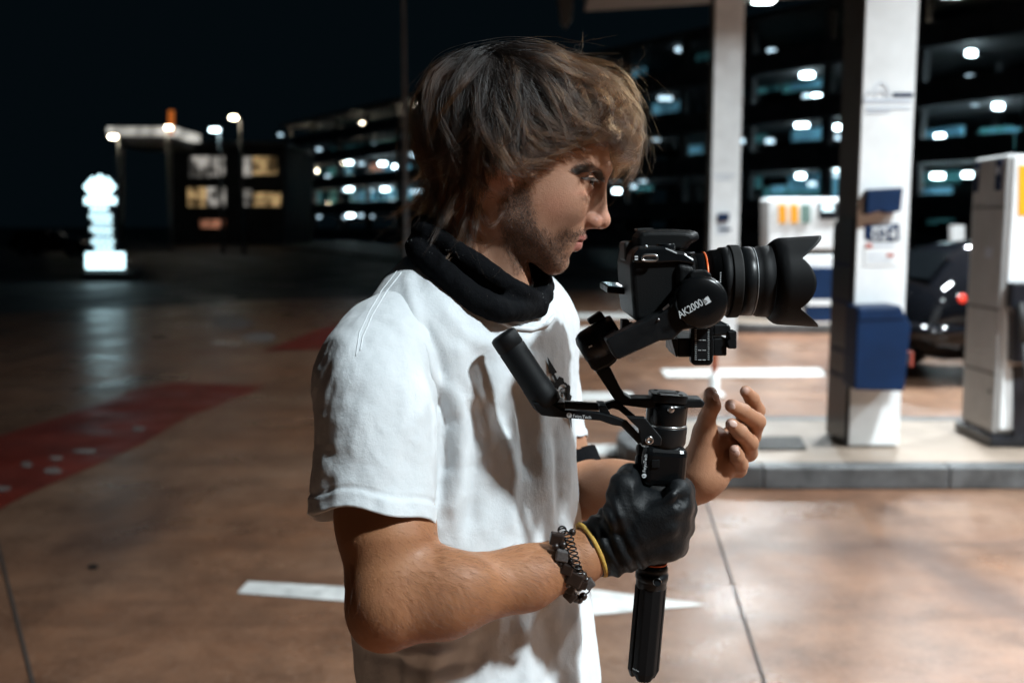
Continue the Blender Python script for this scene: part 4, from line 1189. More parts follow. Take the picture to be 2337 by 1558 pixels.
def fold(v, q, lst, gain=1.6):
    n = vnormals(v, q); u, w = project(v)
    view = np.array([0, 0, CAMZ]) - v; view /= np.linalg.norm(view, axis=1)[:, None]
    fac = np.clip((n * view).sum(1) * 2.5, 0, 1)
    d = np.zeros(len(v))
    for pts, wd, amp in lst:
        r, t = seg_dist(u, w, pts)
        taper = np.clip(np.minimum(t, 1 - t) * 5 + .15, 0, 1)
        d += gain * amp * np.exp(-(r / wd) ** 2) * taper
    return v + n * (d * fac)[:, None]
torso_folds = [
    ([(995, 880), (1018, 960), (1016, 1060), (1000, 1180)], 13, -.008), ([(1030, 860), (1052, 960), (1048, 1090), (1030, 1230)], 18, .007),
    ([(1075, 900), (1092, 1000), (1085, 1130), (1068, 1240)], 14, -.005),
    ([(940, 735), (972, 800), (992, 880)], 15, .006), ([(965, 735), (1000, 800), (1016, 880)], 11, -.006),
    ([(1040, 770), (1052, 850), (1100, 930)], 22, .004), ([(1100, 790), (1120, 900), (1170, 1020)], 20, -.004),
    ([(1200, 760), (1212, 860), (1236, 990), (1240, 1150)], 17, .006), ([(1180, 860), (1196, 960), (1206, 1100)], 13, -.006),
    ([(1150, 960), (1168, 1080), (1160, 1220)], 15, .005), ([(1262, 960), (1275, 1060), (1282, 1200)], 11, -.005),
    ([(1290, 900), (1298, 1000), (1300, 1180)], 10, .004),
    ([(1332, 1340), (1334, 1440), (1330, 1558)], 9, -.006), ([(1305, 1380), (1312, 1480), (1312, 1600)], 15, .006),
    ([(1240, 1380), (1262, 1480), (1270, 1600)], 16, -.005), ([(1190, 1400), (1200, 1500), (1210, 1620)], 18, .005),
    ([(1100, 1440), (1085, 1520), (1075, 1640)], 20, -.005), ([(1000, 1470), (985, 1540), (970, 1640)], 22, .006),
    ([(900, 1480), (905, 1560), (890, 1660)], 16, -.006), ([(820, 1430), (930, 1490), (1060, 1480)], 12, .005), ([(830, 1480), (950, 1530), (1090, 1510)], 12, -.005),
    ([(930, 620), (935, 680), (960, 740)], 14, .003), ([(1000, 690), (1060, 760), (1130, 800)], 16, .003),
    ([(1110, 745), (1170, 790), (1230, 800)], 12, -.003),
]
sv = fold(sv, sq, torso_folds, 1.05)
sn = vnormals(sv, sq)
low = np.clip((1.5 - sv[:, 2]) / .15, 0, 1)
pn = sv.copy(); pn[:, 2] *= .35
sv = sv + sn * (.0040 * vnoise(pn, 26, 5, 3) * (.35 + .65 * low) + .0016 * vnoise(sv, 48, 6, 3))[:, None]
def sleeve(ctl, seed, folds, nr=110, na=120, hemw=.004):
    """tube of cloth from inside the shoulder to an open, hemmed cuff"""
    ctl = [(P(u, v, Y), r) for u, v, Y, r in ctl]
    s0 = np.linspace(0, 1, len(ctl)); s = np.linspace(0, 1, nr)
    C = np.stack([interp(s, s0, [c[0][k] for c in ctl]) for k in range(3)], 1); r = interp(s, s0, [c[1] for c in ctl])
    T = np.gradient(C, axis=0); T /= np.linalg.norm(T, axis=1)[:, None]
    X = np.array([1., 0, 0])[None] - T * T[:, :1]; X /= np.linalg.norm(X, axis=1)[:, None]
    Yv = np.cross(T, X)
    th = np.linspace(0, 2 * math.pi, na, endpoint=False)
    rr = r[:, None] + 0 * th[None]
    for (a0, a1, wd, amp, t0) in folds:           # folds running down the sleeve
        ang = a0 + (a1 - a0) * s
        dd = np.angle(np.exp(1j * (th[None] - ang[:, None])))
        rr = rr + amp * np.exp(-(dd / wd) ** 2) * np.clip((s - t0) * 3, 0, 1)[:, None]
    hem = np.exp(-((s - .93) / .008) ** 2)
    rr = rr - .0012 * hem[:, None] + .0015 * np.clip((s - .93) / .01, 0, 1)[:, None]
    p = C[:, None] + X[:, None] * (rr * np.cos(th)[None])[..., None] + Yv[:, None] * (rr * np.sin(th)[None])[..., None]
    wav = (hemw * np.sin(th * 2 + seed) + hemw * .6 * np.sin(th * 5 + seed * 2))[None] * np.clip((s - .6) / .4, 0, 1)[:, None]
    p = p + T[:, None] * wav[..., None]
    i, j = np.meshgrid(np.arange(nr - 1), np.arange(na), indexing='ij'); k = (j + 1) % na
    q = np.stack([i * na + j, (i + 1) * na + j, (i + 1) * na + k, i * na + k], -1).reshape(-1, 4)
    v = p.reshape(-1, 3)
    n = vnormals(v, q); pn = v.copy(); pn[:, 2] *= .4
    sw = np.repeat(s, na)
    v = v + n * ((.004 * vnoise(pn, 30, 11 + seed, 3) + .0015 * vnoise(v, 60, 3, 2)) * np.clip(sw * 4, 0, 1))[:, None]
    return v, q
PI = math.pi
def hem_in(v, q, na, depth=12):
    """turn the cuff inwards"""
    e, b = v[-na:], v[-na * depth:-na * (depth - 1)]
    i1 = e.mean(0) + (e - e.mean(0)) * .955; i2 = b.mean(0) + (b - b.mean(0)) * .93
    n = len(v); k = np.arange(na); l = (k + 1) % na
    q1 = np.stack([n - na + k, n + k, n + l, n - na + l], -1); q2 = np.stack([n + k, n + na + k, n + na + l, n + l], -1)
    return np.concatenate([v, i1, i2]), np.concatenate([q, q1, q2])
# angles: 0 = +x, and -pi/2 or +pi/2 towards the camera depending on the tube; found from the picture
rs_ctl = [(930, 752, 1.10, .052), (886, 805, 1.065, .0605), (857, 868, 1.035, .0645), (856, 950, 1.01, .0630), (856, 1060, .995, .0625), (849, 1178, .978, .0630)]
slv, slq = sleeve(rs_ctl, 1, [])
# fold list drawn on the visible side of the sleeve
sleeve_folds = [([(822, 830), (838, 930), (862, 1050), (880, 1170)], 20, -.007), ([(775, 830), (765, 960), (770, 1160)], 20, .005), ([(880, 850), (920, 960), (936, 1080), (938, 1180)], 22, .006),
                ([(905, 840), (960, 940), (985, 1060)], 10, -.004), ([(745, 880), (738, 1000), (735, 1140)], 9, -.005), ([(850, 880), (895, 1010), (905, 1150)], 9, .003), ([(800, 860), (800, 1000), (812, 1150)], 10, .003)]
slv = fold(slv, slq, sleeve_folds, 2.5)
slv, slq = hem_in(slv, slq, 120)
ls_ctl = [(1190, 740, 1.345, .052), (1212, 780, 1.365, .060), (1222, 850, 1.37, .0585), (1238, 940, 1.355, .0555), (1250, 1008, 1.345, .0540)]
llv, llq = sleeve(ls_ctl, 2, [], 80, 90)
llv = fold(llv, llq, [([(1290, 770), (1300, 860), (1310, 980)], 8, -.004), ([(1275, 780), (1285, 880), (1290, 1000)], 9, .004)])
llv, llq = hem_in(llv, llq, 90)
me = np_mesh('t_shirt', [(sv, sq, 0), (slv, slq, 0), (llv, llq, 0)])
allq = np.concatenate([sq, slq + len(sv), llq + len(sv) + len(slv)]); allv = np.concatenate([sv, slv, llv])
shirt_bvh = BVHTree.FromPolygons([Vector(p) for p in allv], [tuple(int(k) for k in q) for q in allq])
bm = bmesh.new(); bm.from_mesh(me); bmesh.ops.recalc_face_normals(bm, faces=bm.faces); bm.to_mesh(me); bm.free()
shirt = link('t_shirt', me, M['white_cotton'], person, True)
sm_ = shirt.modifiers.new('thickness', 'SOLIDIFY'); sm_.thickness = .0016; sm_.offset = -1
CAMP = Vector((0, 0, CAMZ))
def on_shirt(u, v, lift=.001):
    d = (P(u, v, 1.0) - CAMP).normalized()
    h = shirt_bvh.ray_cast(CAMP, d)
    if h[0] is None: return None
    n = h[1] if h[1].dot(d) < 0 else -h[1]
    return h[0] + n * lift
def seam(pts, r, name='seam', m='white_cotton'):
    fine = []
    for a, b in zip(pts, pts[1:]):
        for k in range(8): fine.append((a[0] + (b[0] - a[0]) * k / 8, a[1] + (b[1] - a[1]) * k / 8))
    fine.append(pts[-1])
    pp = [p for p in (on_shirt(u, v, r * .35) for u, v in fine) if p is not None]
    if len(pp) > 2: MB().tube(pp, r, 6).build(name, M[m], shirt)
seam([(908, 616), (872, 662), (842, 712), (820, 760), (812, 812)], .0006)
seam([(916, 622), (880, 668), (850, 718), (828, 768), (822, 800)], .0007)
# collar rib
M['rib'] = cloth_material('ribbed collar', (.62, .65, .67), 1500, .3)
seam([(1090, 690), (1130, 728), (1170, 748), (1210, 752), (1245, 742), (1262, 722)], .003, 'collar', 'rib')
# emblem printed on the chest
M['black_ink'] = mat('black print ink', (.004, .004, .005), .8, spec=.1)
from mathutils.geometry import tessellate_polygon
def print_on_shirt(name, polys, m, parent, lift=.0018):
    bm = bmesh.new()
    for pts in polys:
        vs = [bm.verts.new((u, v, 0)) for u, v in pts]
        for t in tessellate_polygon([[Vector((u, v, 0)) for u, v in pts]]):
            try: bm.faces.new([vs[i] for i in t])
            except ValueError: pass
    for _ in range(2):
        es = [e for e in bm.edges if e.calc_length() > 5]
        if es: bmesh.ops.subdivide_edges(bm, edges=es, cuts=1)
    bmesh.ops.triangulate(bm, faces=bm.faces)
    for v in list(bm.verts):
        p = on_shirt(v.co.x, v.co.y, lift)
        if p is None: bm.verts.remove(v)
        else: v.co = p
    me = bpy.data.meshes.new(name); bm.to_mesh(me); bm.free()
    return link(name, me, m, parent)
def arc(c, r0, r1, a0, a1, n=14):
    o = [(c[0] + r1 * math.cos(a0 + (a1 - a0) * k / n) * .62, c[1] + r1 * math.sin(a0 + (a1 - a0) * k / n)) for k in range(n + 1)]
    i = [(c[0] + r0 * math.cos(a0 + (a1 - a0) * k / n) * .62, c[1] + r0 * math.sin(a0 + (a1 - a0) * k / n)) for k in range(n, -1, -1)]
    return o + i
polys = [[(1242, 817), (1260, 850), (1255, 852), (1262, 868), (1256, 868), (1250, 851), (1246, 852)],
         [(1246, 865), (1256, 872), (1264, 858), (1272, 862), (1274, 874), (1266, 874), (1262, 880), (1256, 884), (1250, 880)],
         arc((1271, 890), 15, 20.5, -2.9, .9), arc((1271, 890), 15, 20.5, 1.5, 3.2),
         [(1266, 884), (1268, 884), (1269, 902), (1267, 902)], [(1266, 884), (1277, 882), (1277, 885), (1268, 886)], [(1268, 892), (1275, 891), (1275, 894), (1268, 894)], [(1272, 896), (1274, 886), (1276, 886), (1276, 902), (1274, 902)],
         [(1281, 874), (1285, 880), (1284, 896), (1288, 900), (1284, 914), (1280, 906), (1279, 890)],
         [(1278, 906), (1287, 914), (1286, 930), (1288, 971), (1281, 935)]]
polys = [[(1256 + (u - 1250) * 1.22, 882 + (v - 880) * 1.08) for u, v in q] for q in polys]
print_on_shirt('chest_emblem', polys, M['black_ink'], shirt)

# ================================================================ trousers and shoes
tv2, tq2 = solid(lambda X, Y, Z: smin(legs_field(X, Y, Z, .018), s_cone(X, Y, Z, body_pt(-.01, -.05, .93), body_pt(-.01, .05, .93), .125, .125), .05),
                 tuple(TC + Vector((-.32, -.36, .075))), tuple(TC + Vector((.32, .36, 1.08))), .008, 2)
n2 = vnormals(tv2, tq2); tv2 = tv2 + n2 * (.008 * vnoise(tv2, 14, 9, 3))[:, None]
link('trousers', np_mesh('trousers', [(tv2, tq2, 0)]), M['dark_denim'], person, True)
M['shoe'] = mat('dark shoe', (.02, .02, .022), .6); M['sole'] = mat('white sole', (.7, .7, .68), .6)
for sgn in (-1, 1):
    def shoe_f(X, Y, Z):
        f = s_cone(X, Y, Z, body_pt(-.035, sgn * .125, .07), body_pt(.155, sgn * .135, .045), .048, .042)
        f = smin(f, s_cone(X, Y, Z, body_pt(-.035, sgn * .125, .07), body_pt(-.035, sgn * .125, .12), .05, .05), .02)
        return smax(f, .022 - Z, .004)
    v_, q_ = solid(shoe_f, tuple(body_pt(.06, sgn * .13, 0) + Vector((-.22, -.22, .01))), tuple(body_pt(.06, sgn * .13, 0) + Vector((.22, .22, .2))), .006, 1)
    so = link('shoe', np_mesh('shoe', [(v_, q_, 0)]), M['shoe'], person, True)
    ol = [body_pt(.065 + .155 * math.cos(k * .314), sgn * .13 + .053 * math.sin(k * .314), .001) for k in range(20)]
    MB().prism(ol, (0, 0, .028)).build('sole', M['sole'], so, bevel=.004)

# ================================================================ neck scarf
def closed_path(pts, n=60):
    pts = [Vector(p) for p in pts]; m = len(pts); o = []
    for i in range(n):
        t = i / n * m; k = int(t); f = t - k
        p0, p1, p2, p3 = pts[(k - 1) % m], pts[k % m], pts[(k + 1) % m], pts[(k + 2) % m]
        o.append(.5 * ((2 * p1) + (p2 - p0) * f + (2 * p0 - 5 * p1 + 4 * p2 - p3) * f * f + (3 * p1 - p0 - 3 * p2 + p3) * f ** 3))
    return o
sc_up = closed_path([P(966, 528, 1.13), P(1022, 560, 1.105), P(1098, 612, 1.088), P(1158, 650, 1.088), P(1196, 672, 1.105), P(1226, 684, 1.145), P(1240, 650, 1.18), P(1225, 616, 1.215), P(1140, 590, 1.26), P(1040, 540, 1.25), P(975, 515, 1.19)])
sc_lo = closed_path([P(958, 572, 1.12), P(1022, 636, 1.080), P(1080, 680, 1.066), P(1136, 704, 1.072), P(1184, 703, 1.10), P(1218, 690, 1.15), P(1222, 650, 1.21), P(1140, 630, 1.27), P(1040, 590, 1.27), P(972, 560, 1.20)])
sc_mid = closed_path([P(960, 548, 1.145), P(1018, 598, 1.108), P(1088, 646, 1.096), P(1150, 680, 1.098), P(1194, 690, 1.12), P(1222, 688, 1.155), P(1236, 640, 1.20), P(1130, 600, 1.265), P(1035, 555, 1.255), P(972, 535, 1.19)])
def scarf_field(X, Y, Z):
    f = None
    for path, r in ((sc_up, .0120), (sc_lo, .0150), (sc_mid, .0100)):
        for i in range(0, len(path)):
            a, b = path[i], path[(i + 1) % len(path)]
            g = s_cone(X, Y, Z, a, b, r, r)
            f_ = g if i == 0 else np.minimum(f_, g)
        f = f_ if f is None else smin(f, f_, .0035)
    return smin(f, s_chain(X, Y, Z, [P(1226, 622, 1.20), P(1241, 640, 1.175), P(1243, 672, 1.155), P(1226, 700, 1.135), P(1186, 712, 1.105)], [.0085, .0095, .0105, .0115, .0115], .004), .004)
kv, kq = solid(scarf_field, (-.13, 1.02, 1.455), (.07, 1.315, 1.64), .0030, 1)
kn = vnormals(kv, kq)
kv = kv + kn * (.0030 * vnoise(kv, 38, 21, 3) + .0008 * vnoise(kv, 190, 22, 2))[:, None]
scarf = link('neck_scarf', np_mesh('neck_scarf', [(kv, kq, 0)]), M['black_knit'], person, True)

# bits of lint caught on the knit
lint = MB(); rl_ = np.random.RandomState(4)
for k in rl_.choice(len(kv), 130):
    if kv[k, 1] < 1.17:
        p = Vector(kv[k] + kn[k] * .0012); d = Vector(rl_.randn(3)).normalized() * .0008
        lint.add([p - d * .6, p + d, p + d.orthogonal() * .35, p + Vector(kn[k]) * .0006], [(0, 1, 2), (0, 3, 1), (1, 3, 2), (2, 3, 0)])
lo_l = lint.build('lint', mat('pale lint', (.3, .3, .3), .9), scarf); lo_l['kind'] = 'stuff'

# ================================================================ glove on the gripping hand
M['glove'] = mat('black grip glove', (.004, .005, .006), .46, spec=.22, bump=(420, .5, .0012), rvar=(45, .38, .62))
GY = 1.052
gpoly = smooth_poly([(p.x, p.z) for p in pxpoly([(1352, 1192), (1392, 1160), (1402, 1110), (1414, 1076), (1440, 1068), (1455, 1084), (1462, 1104), (1545, 1110), (1556, 1094), (1574, 1100), (1580, 1130), (1572, 1175), (1566, 1215), (1556, 1255), (1530, 1272), (1492, 1278), (1446, 1290), (1410, 1300), (1386, 1308)], GY)], 2)
def glove_field(X, Y, Z):
    f = inflate(X, Y - GY, Z, gpoly, .046, .026)
    cu = s_cone(X, Y, Z, P(1350, 1254, 1.036), P(1430, 1215, 1.046), .0300, .034)
    f = smin(f, cu, .012)
    # knuckles and fingers going round the far side of the handle
    for (u, v, du) in ((1556, 1118, 0), (1562, 1158, 2), (1556, 1200, 0), (1542, 1243, -4)):
        k0 = P(u - 8, v, 1.026); k1 = P(u + 1, v + 2, 1.060); k2 = P(u - 22, v + 6, 1.10)
        f = smin(f, s_chain(X, Y, Z, [k0, k1, k2], [.0120, .0125, .011], .006), .008)
    # web and thumb
    f = smin(f, s_chain(X, Y, Z, [P(1408, 1175, 1.018), P(1422, 1110, 1.03), P(1440, 1084, 1.058), P(1490, 1092, 1.098)], [.016, .0145, .012, .011], .006), .008)
    # tendon lines, creases across the wrist
    for (a, b) in (((1450, 1210), (1535, 1130)), ((1450, 1225), (1540, 1165)), ((1448, 1240), (1530, 1205))):
        f = smin(f, s_cone(X, Y, Z, P(a[0], a[1], 1.012), P(b[0], b[1], 1.008), .004, .005), .010)
    return f
gv, gq = solid(glove_field, tuple(P(1335, 1330, 1.0) + Vector((0, -.02, -.01))), tuple(P(1600, 1040, 1.05) + Vector((0, .085, .005))), .0019, 1)
gn = vnormals(gv, gq); gu, gw = project(gv)
t_ = ((gu - 1350) * .87 + (gw - 1254) * -.42) / 1.0                     # along the wrist
cuffm = np.clip((118 - t_) / 40, 0, 1) * np.clip((t_ + 5) / 12, 0, 1)
gv = gv + gn * ((.0011 * np.sin(t_ * .235 + 2.2 * vnoise(gv, 30, 2, 2)) + .001 * vnoise(gv, 70, 8, 2)) * cuffm + .0004 * vnoise(gv, 90, 4, 3))[:, None]
glove = link('glove', np_mesh('glove', [(gv, gq, 0)]), M['glove'], person, True)
# yellow hem of the glove
M['yellow_hem'] = mat('mustard knit hem', (.52, .31, .055), .8, noise=(300, .7), bump=(900, .5, .001))
wa = P(1350, 1254, 1.036); wdir = (P(1430, 1215, 1.046) - wa).normalized()
up_ = Vector((0, 0, 1)); up_ = (up_ - wdir * up_.dot(wdir)).normalized(); sd_ = wdir.cross(up_)
def ring_at(c, r, n=40, tilt=0., wob=0., sx=1.0):
    return [c + up_ * (r * math.cos(2 * PI * k / n)) + sd_ * (r * sx * math.sin(2 * PI * k / n)) + wdir * (tilt * math.cos(2 * PI * k / n) + wob * math.sin(4 * PI * k / n)) for k in range(n)]
MB().tube(ring_at(wa + wdir * .001, .0300, tilt=-.0012, wob=.0008), .0027, 8, True).build('yellow_hem', M['yellow_hem'], glove)

# ================================================================ bracelet of wood and stone beads, coiled cord
M['bead_dark'] = mat('dark wood bead', (.022, .012, .009), .35, noise=(200, .5), spec=.5)
M['bead_grey'] = mat('grey stone bead', (.10, .09, .088), .5, noise=(400, .6))
M['black_cord'] = mat('black cord', (.008, .008, .009), .3)
bc = P(1292, 1280, 1.022)
brace = root('bracelet', bc, None, None)
for k in ('label', 'category'):
    if k in brace: del brace[k]
brace.parent = person; brace.location = bc - PO
brd = 1.0
def bead(u, v, Y, kind, s, m, a=0.):
    c = P(u, v, Y)
    if kind == 'b': o = MB().ball(c, s, 12).build('bead', M[m], brace)
    else: o = MB().box(c, (s * 1.75, s * 1.4, s * 1.6), Matrix.Rotation(a, 3, 'Y')).build('bead', M[m], brace, bevel=s * .22)
    return o
for q in ((1270, 1229, .998, 'c', .0078, 'bead_dark', .2), (1268, 1247, .993, 'b', .0042, 'bead_dark'), (1285, 1243, .993, 'b', .0042, 'bead_dark'),
          (1283, 1266, .991, 'c', .0078, 'bead_grey', .2), (1279, 1286, .990, 'b', .0040, 'bead_dark'), (1300, 1280, .991, 'b', .0046, 'bead_dark'),
          (1294, 1297, .990, 'c', .0074, 'bead_dark', .35), (1282, 1296, .990, 'b', .0034, 'bead_dark'), (1311, 1318, .992, 'c', .0098, 'bead_dark', .5), (1296, 1330, .995, 'b', .005, 'bead_dark'),
          (1330, 1312, .997, 'b', .0048, 'bead_dark'), (1337, 1323, 1.0, 'b', .0045, 'bead_dark'), (1329, 1331, 1.0, 'c', .0062, 'bead_dark', .4), (1345, 1331, 1.0, 'c', .0058, 'bead_grey', -.6),
          (1300, 1342, 1.0, 'c', .0062, 'bead_dark', .3), (1301, 1357, 1.004, 'c', .0072, 'bead_dark', .8), (1314, 1366, 1.006, 'b', .0042, 'bead_dark'), (1322, 1368, 1.008, 'b', .0042, 'bead_dark'),
          (1331, 1360, 1.01, 'b', .0044, 'bead_dark'), (1306, 1214, 1.008, 'b', .004, 'bead_dark'), (1320, 1296, .994, 'b', .0038, 'bead_dark'), (1322, 1340, 1.0, 'b', .004, 'bead_dark')):
    bead(*q)
MB().tube([P(1331, 1360, 1.01), P(1344, 1350, 1.008), P(1350, 1338, 1.004), P(1347, 1326, 1.0)], .0008, 6).build('knot_cord', M['black_cord'], brace)
MB().tube([P(1270, 1229, .998), P(1283, 1266, .991), P(1300, 1310, .992), P(1303, 1342, 1.0), P(1301, 1357, 1.004), P(1331, 1360, 1.01)], .0012, 6).build('knot_cord', M['black_cord'], brace)
coil = []
ax_ = [P(1282, 1208, 1.012), P(1298, 1226, .997), P(1306, 1255, .990), P(1314, 1285, .989), P(1324, 1312, .996)]
for k in range(330):
    t = k / 329 * 3.999; i = int(t); c = ax_[i].lerp(ax_[min(i + 1, 4)], t - i)
    a = k / 329 * 2 * PI * 11
    coil.append(c + Vector((.0046 * math.cos(a), .0034 * math.sin(a) - .002, .0018 * math.sin(a))))
MB().tube(coil, .00085, 6).build('coiled_cord', M['black_cord'], brace)
for s_ in (0, 1):
    MB().tube([P(1283 + 3 * math.cos(k * .4) * 3, 1209 + math.sin(k * .4) * 9, 1.008 + .004 * s_) for k in range(16)], .0009, 6).build('coiled_cord', M['black_cord'], brace)

# ================================================================ bands on the other arm
def band(name, a, b, r0, r1, m):
    v_, q_ = solid(lambda X, Y, Z: smax(smin(s_cone(X, Y, Z, a, b, r0, r1), s_cone(X, Y, Z, a, b, r0, r1), .001), -1., .001), tuple(min(a[k], b[k]) - .07 for k in range(3)), tuple(max(a[k], b[k]) + .07 for k in range(3)), .003, 1)
    n_ = vnormals(v_, q_); v_ = v_ + n_ * (.0012 * vnoise(v_, 60, 4, 2))[:, None]
    # open ends
    ax = np.array(b - a); ln = np.linalg.norm(ax); ax /= ln
    cc = ((v_[q_].mean(1) - np.array(a)) * ax).sum(1)
    q_ = q_[(cc > 0) & (cc < ln)]
    return link(name, np_mesh(name, [(v_, q_, 0)]), m, person, True)
band('elbow_band', P(1292, 1045, 1.335), P(1325, 1118, 1.318), .0425, .0425, M['black_knit'])
band('wristband', P(1572, 1094, 1.178), P(1590, 1085, 1.168), .0292, .0290, M['black_knit'])
# ================================================================ hair
def hair_material(name, root_c, tip_c, rough=.32, vary=.5):
    m = bpy.data.materials.new(name); m.use_nodes = True
    nt = m.node_tree; N = nt.nodes.new; Lk = nt.links.new
    nt.nodes.remove(nt.nodes['Principled BSDF'])
    h = N('ShaderNodeBsdfHairPrincipled'); h.parametrization = 'COLOR'
    h.inputs['Roughness'].default_value = rough; h.inputs['Radial Roughness'].default_value = .4
    h.inputs['Random Roughness'].default_value = .2
    ci = N('ShaderNodeHairInfo')
    mx = N('ShaderNodeMix'); mx.data_type = 'RGBA'
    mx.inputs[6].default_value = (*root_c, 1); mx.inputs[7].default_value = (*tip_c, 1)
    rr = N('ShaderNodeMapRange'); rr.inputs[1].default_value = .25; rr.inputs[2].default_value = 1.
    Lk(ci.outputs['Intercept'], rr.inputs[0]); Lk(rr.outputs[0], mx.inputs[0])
    hv_ = N('ShaderNodeMix'); hv_.data_type = 'RGBA'; hv_.blend_type = 'MULTIPLY'; hv_.inputs[0].default_value = 1
    rv_ = N('ShaderNodeMapRange'); rv_.inputs[3].default_value = 1 - vary; rv_.inputs[4].default_value = 1 + vary * .6
    Lk(ci.outputs['Random'], rv_.inputs[0]); Lk(mx.outputs[2], hv_.inputs[6]); Lk(rv_.outputs[0], hv_.inputs[7])
    tn = N('ShaderNodeAttribute'); tn.attribute_name = 'tone'
    h2 = N('ShaderNodeMix'); h2.data_type = 'RGBA'; h2.blend_type = 'MULTIPLY'; h2.inputs[0].default_value = 1
    Lk(hv_.outputs[2], h2.inputs[6]); Lk(tn.outputs['Fac'], h2.inputs[7]); Lk(h2.outputs[2], h.inputs['Color'])
    Lk(h.outputs[0], nt.nodes['Material Output'].inputs[0])
    return m
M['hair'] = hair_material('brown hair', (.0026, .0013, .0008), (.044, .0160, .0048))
M['body_hair'] = hair_material('fine body hair', (.05, .025, .012), (.08, .04, .02))
M['brow_hair'] = hair_material('dark brow hair', (.014, .008, .005), (.02, .011, .007))
def strands(name, pts, rad, m, parent, tone=None):
    """pts (n,k,3) world; rad (n,) root radius, tapering to the tip"""
    n, k, _ = pts.shape
    hc = bpy.data.hair_curves.new(name)
    hc.add_curves([k] * n)
    loc = np.array(origin_of(parent))
    hc.attributes['position'].data.foreach_set('vector', (pts - loc).astype(F32).ravel())
    ra = hc.attributes.get('radius') or hc.attributes.new('radius', 'FLOAT', 'POINT')
    tap = np.linspace(1, .25, k) ** .8
    ra.data.foreach_set('value', (rad[:, None] * tap[None]).astype(F32).ravel())
    hc.materials.append(m)
    ta = hc.attributes.new('tone', 'FLOAT', 'CURVE'); ta.data.foreach_set('value', (np.ones(n) if tone is None else tone).astype(F32))
    o = bpy.data.objects.new(name, hc); COL.objects.link(o); o.parent = parent
    return o
RS_ = np.random.RandomState(5)
# direction of growth, read off the photograph: pixel, direction, weight of lift, length (m)
FLOW = [  # u, v, du, dv, length
    (1180, 115, .9, .25, .12), (1240, 125, 1., .35, .12), (1300, 160, 1., .35, .12), (1360, 190, 1., .35, .11), (1410, 215, 1., .55, .10), (1445, 250, .5, 1., .10), (1470, 310, .0, 1., .09), (1465, 360, -.7, .7, .08), (1430, 380, -1., -.1, .08),
    (1120, 140, .1, 1., .15), (1150, 180, .35, 1., .15), (1220, 190, .65, .9, .14), (1290, 220, .7, .75, .13), (1350, 250, .95, .4, .095), (1400, 290, 1., .3, .09), (1430, 330, .4, .9, .09),
    (1060, 170, -.35, 1., .15), (1030, 230, -.3, 1., .15), (1090, 240, .0, 1., .15), (1160, 260, .25, 1., .13), (1240, 260, .6, .7, .12), (1300, 290, 1., .15, .08), (1360, 310, 1., -.1, .055),
    (990, 300, -.15, 1., .15), (1040, 310, -.05, 1., .15), (1100, 320, .15, 1., .13), (1170, 320, .6, .7, .11), (1240, 320, 1., .3, .09), (1300, 335, 1., -.25, .06), (1350, 345, 1., -.5, .05),
    (960, 380, .0, 1., .16), (1020, 390, .0, 1., .15), (1080, 390, .0, 1., .12), (1130, 375, .5, .75, .09), (1200, 370, 1., .15, .07), (1260, 365, 1., -.15, .06),
    (955, 450, .08, 1., .13), (1010, 460, .05, 1., .11), (1060, 450, .0, 1., .08), (975, 520, .3, 1., .07), (1030, 510, .3, 1., .05)]
fl = np.array(FLOW)
fxy = np.array([(L(u, v)[0], L(u, v)[2]) for u, v in fl[:, :2]])
SKC = np.array(L(1172, 300)); SKR = np.array([.098, .074, .088])
pr = np.array(PIT)
def to_e(p): return ((p - SKC) @ pr) / SKR
def from_e(q): return (q * SKR) @ pr.T + SKC
def flow_at(p):
    d2 = (p[:, 0][:, None] - fxy[:, 0][None]) ** 2 + (p[:, 2][:, None] - fxy[:, 1][None]) ** 2
    w_ = 1 / (d2 + 1e-5) ** 1.6; w_ /= w_.sum(1)[:, None]
    d = np.stack([w_ @ fl[:, 2], np.zeros(len(p)), -(w_ @ fl[:, 3])], 1)
    return d, w_ @ fl[:, 4]
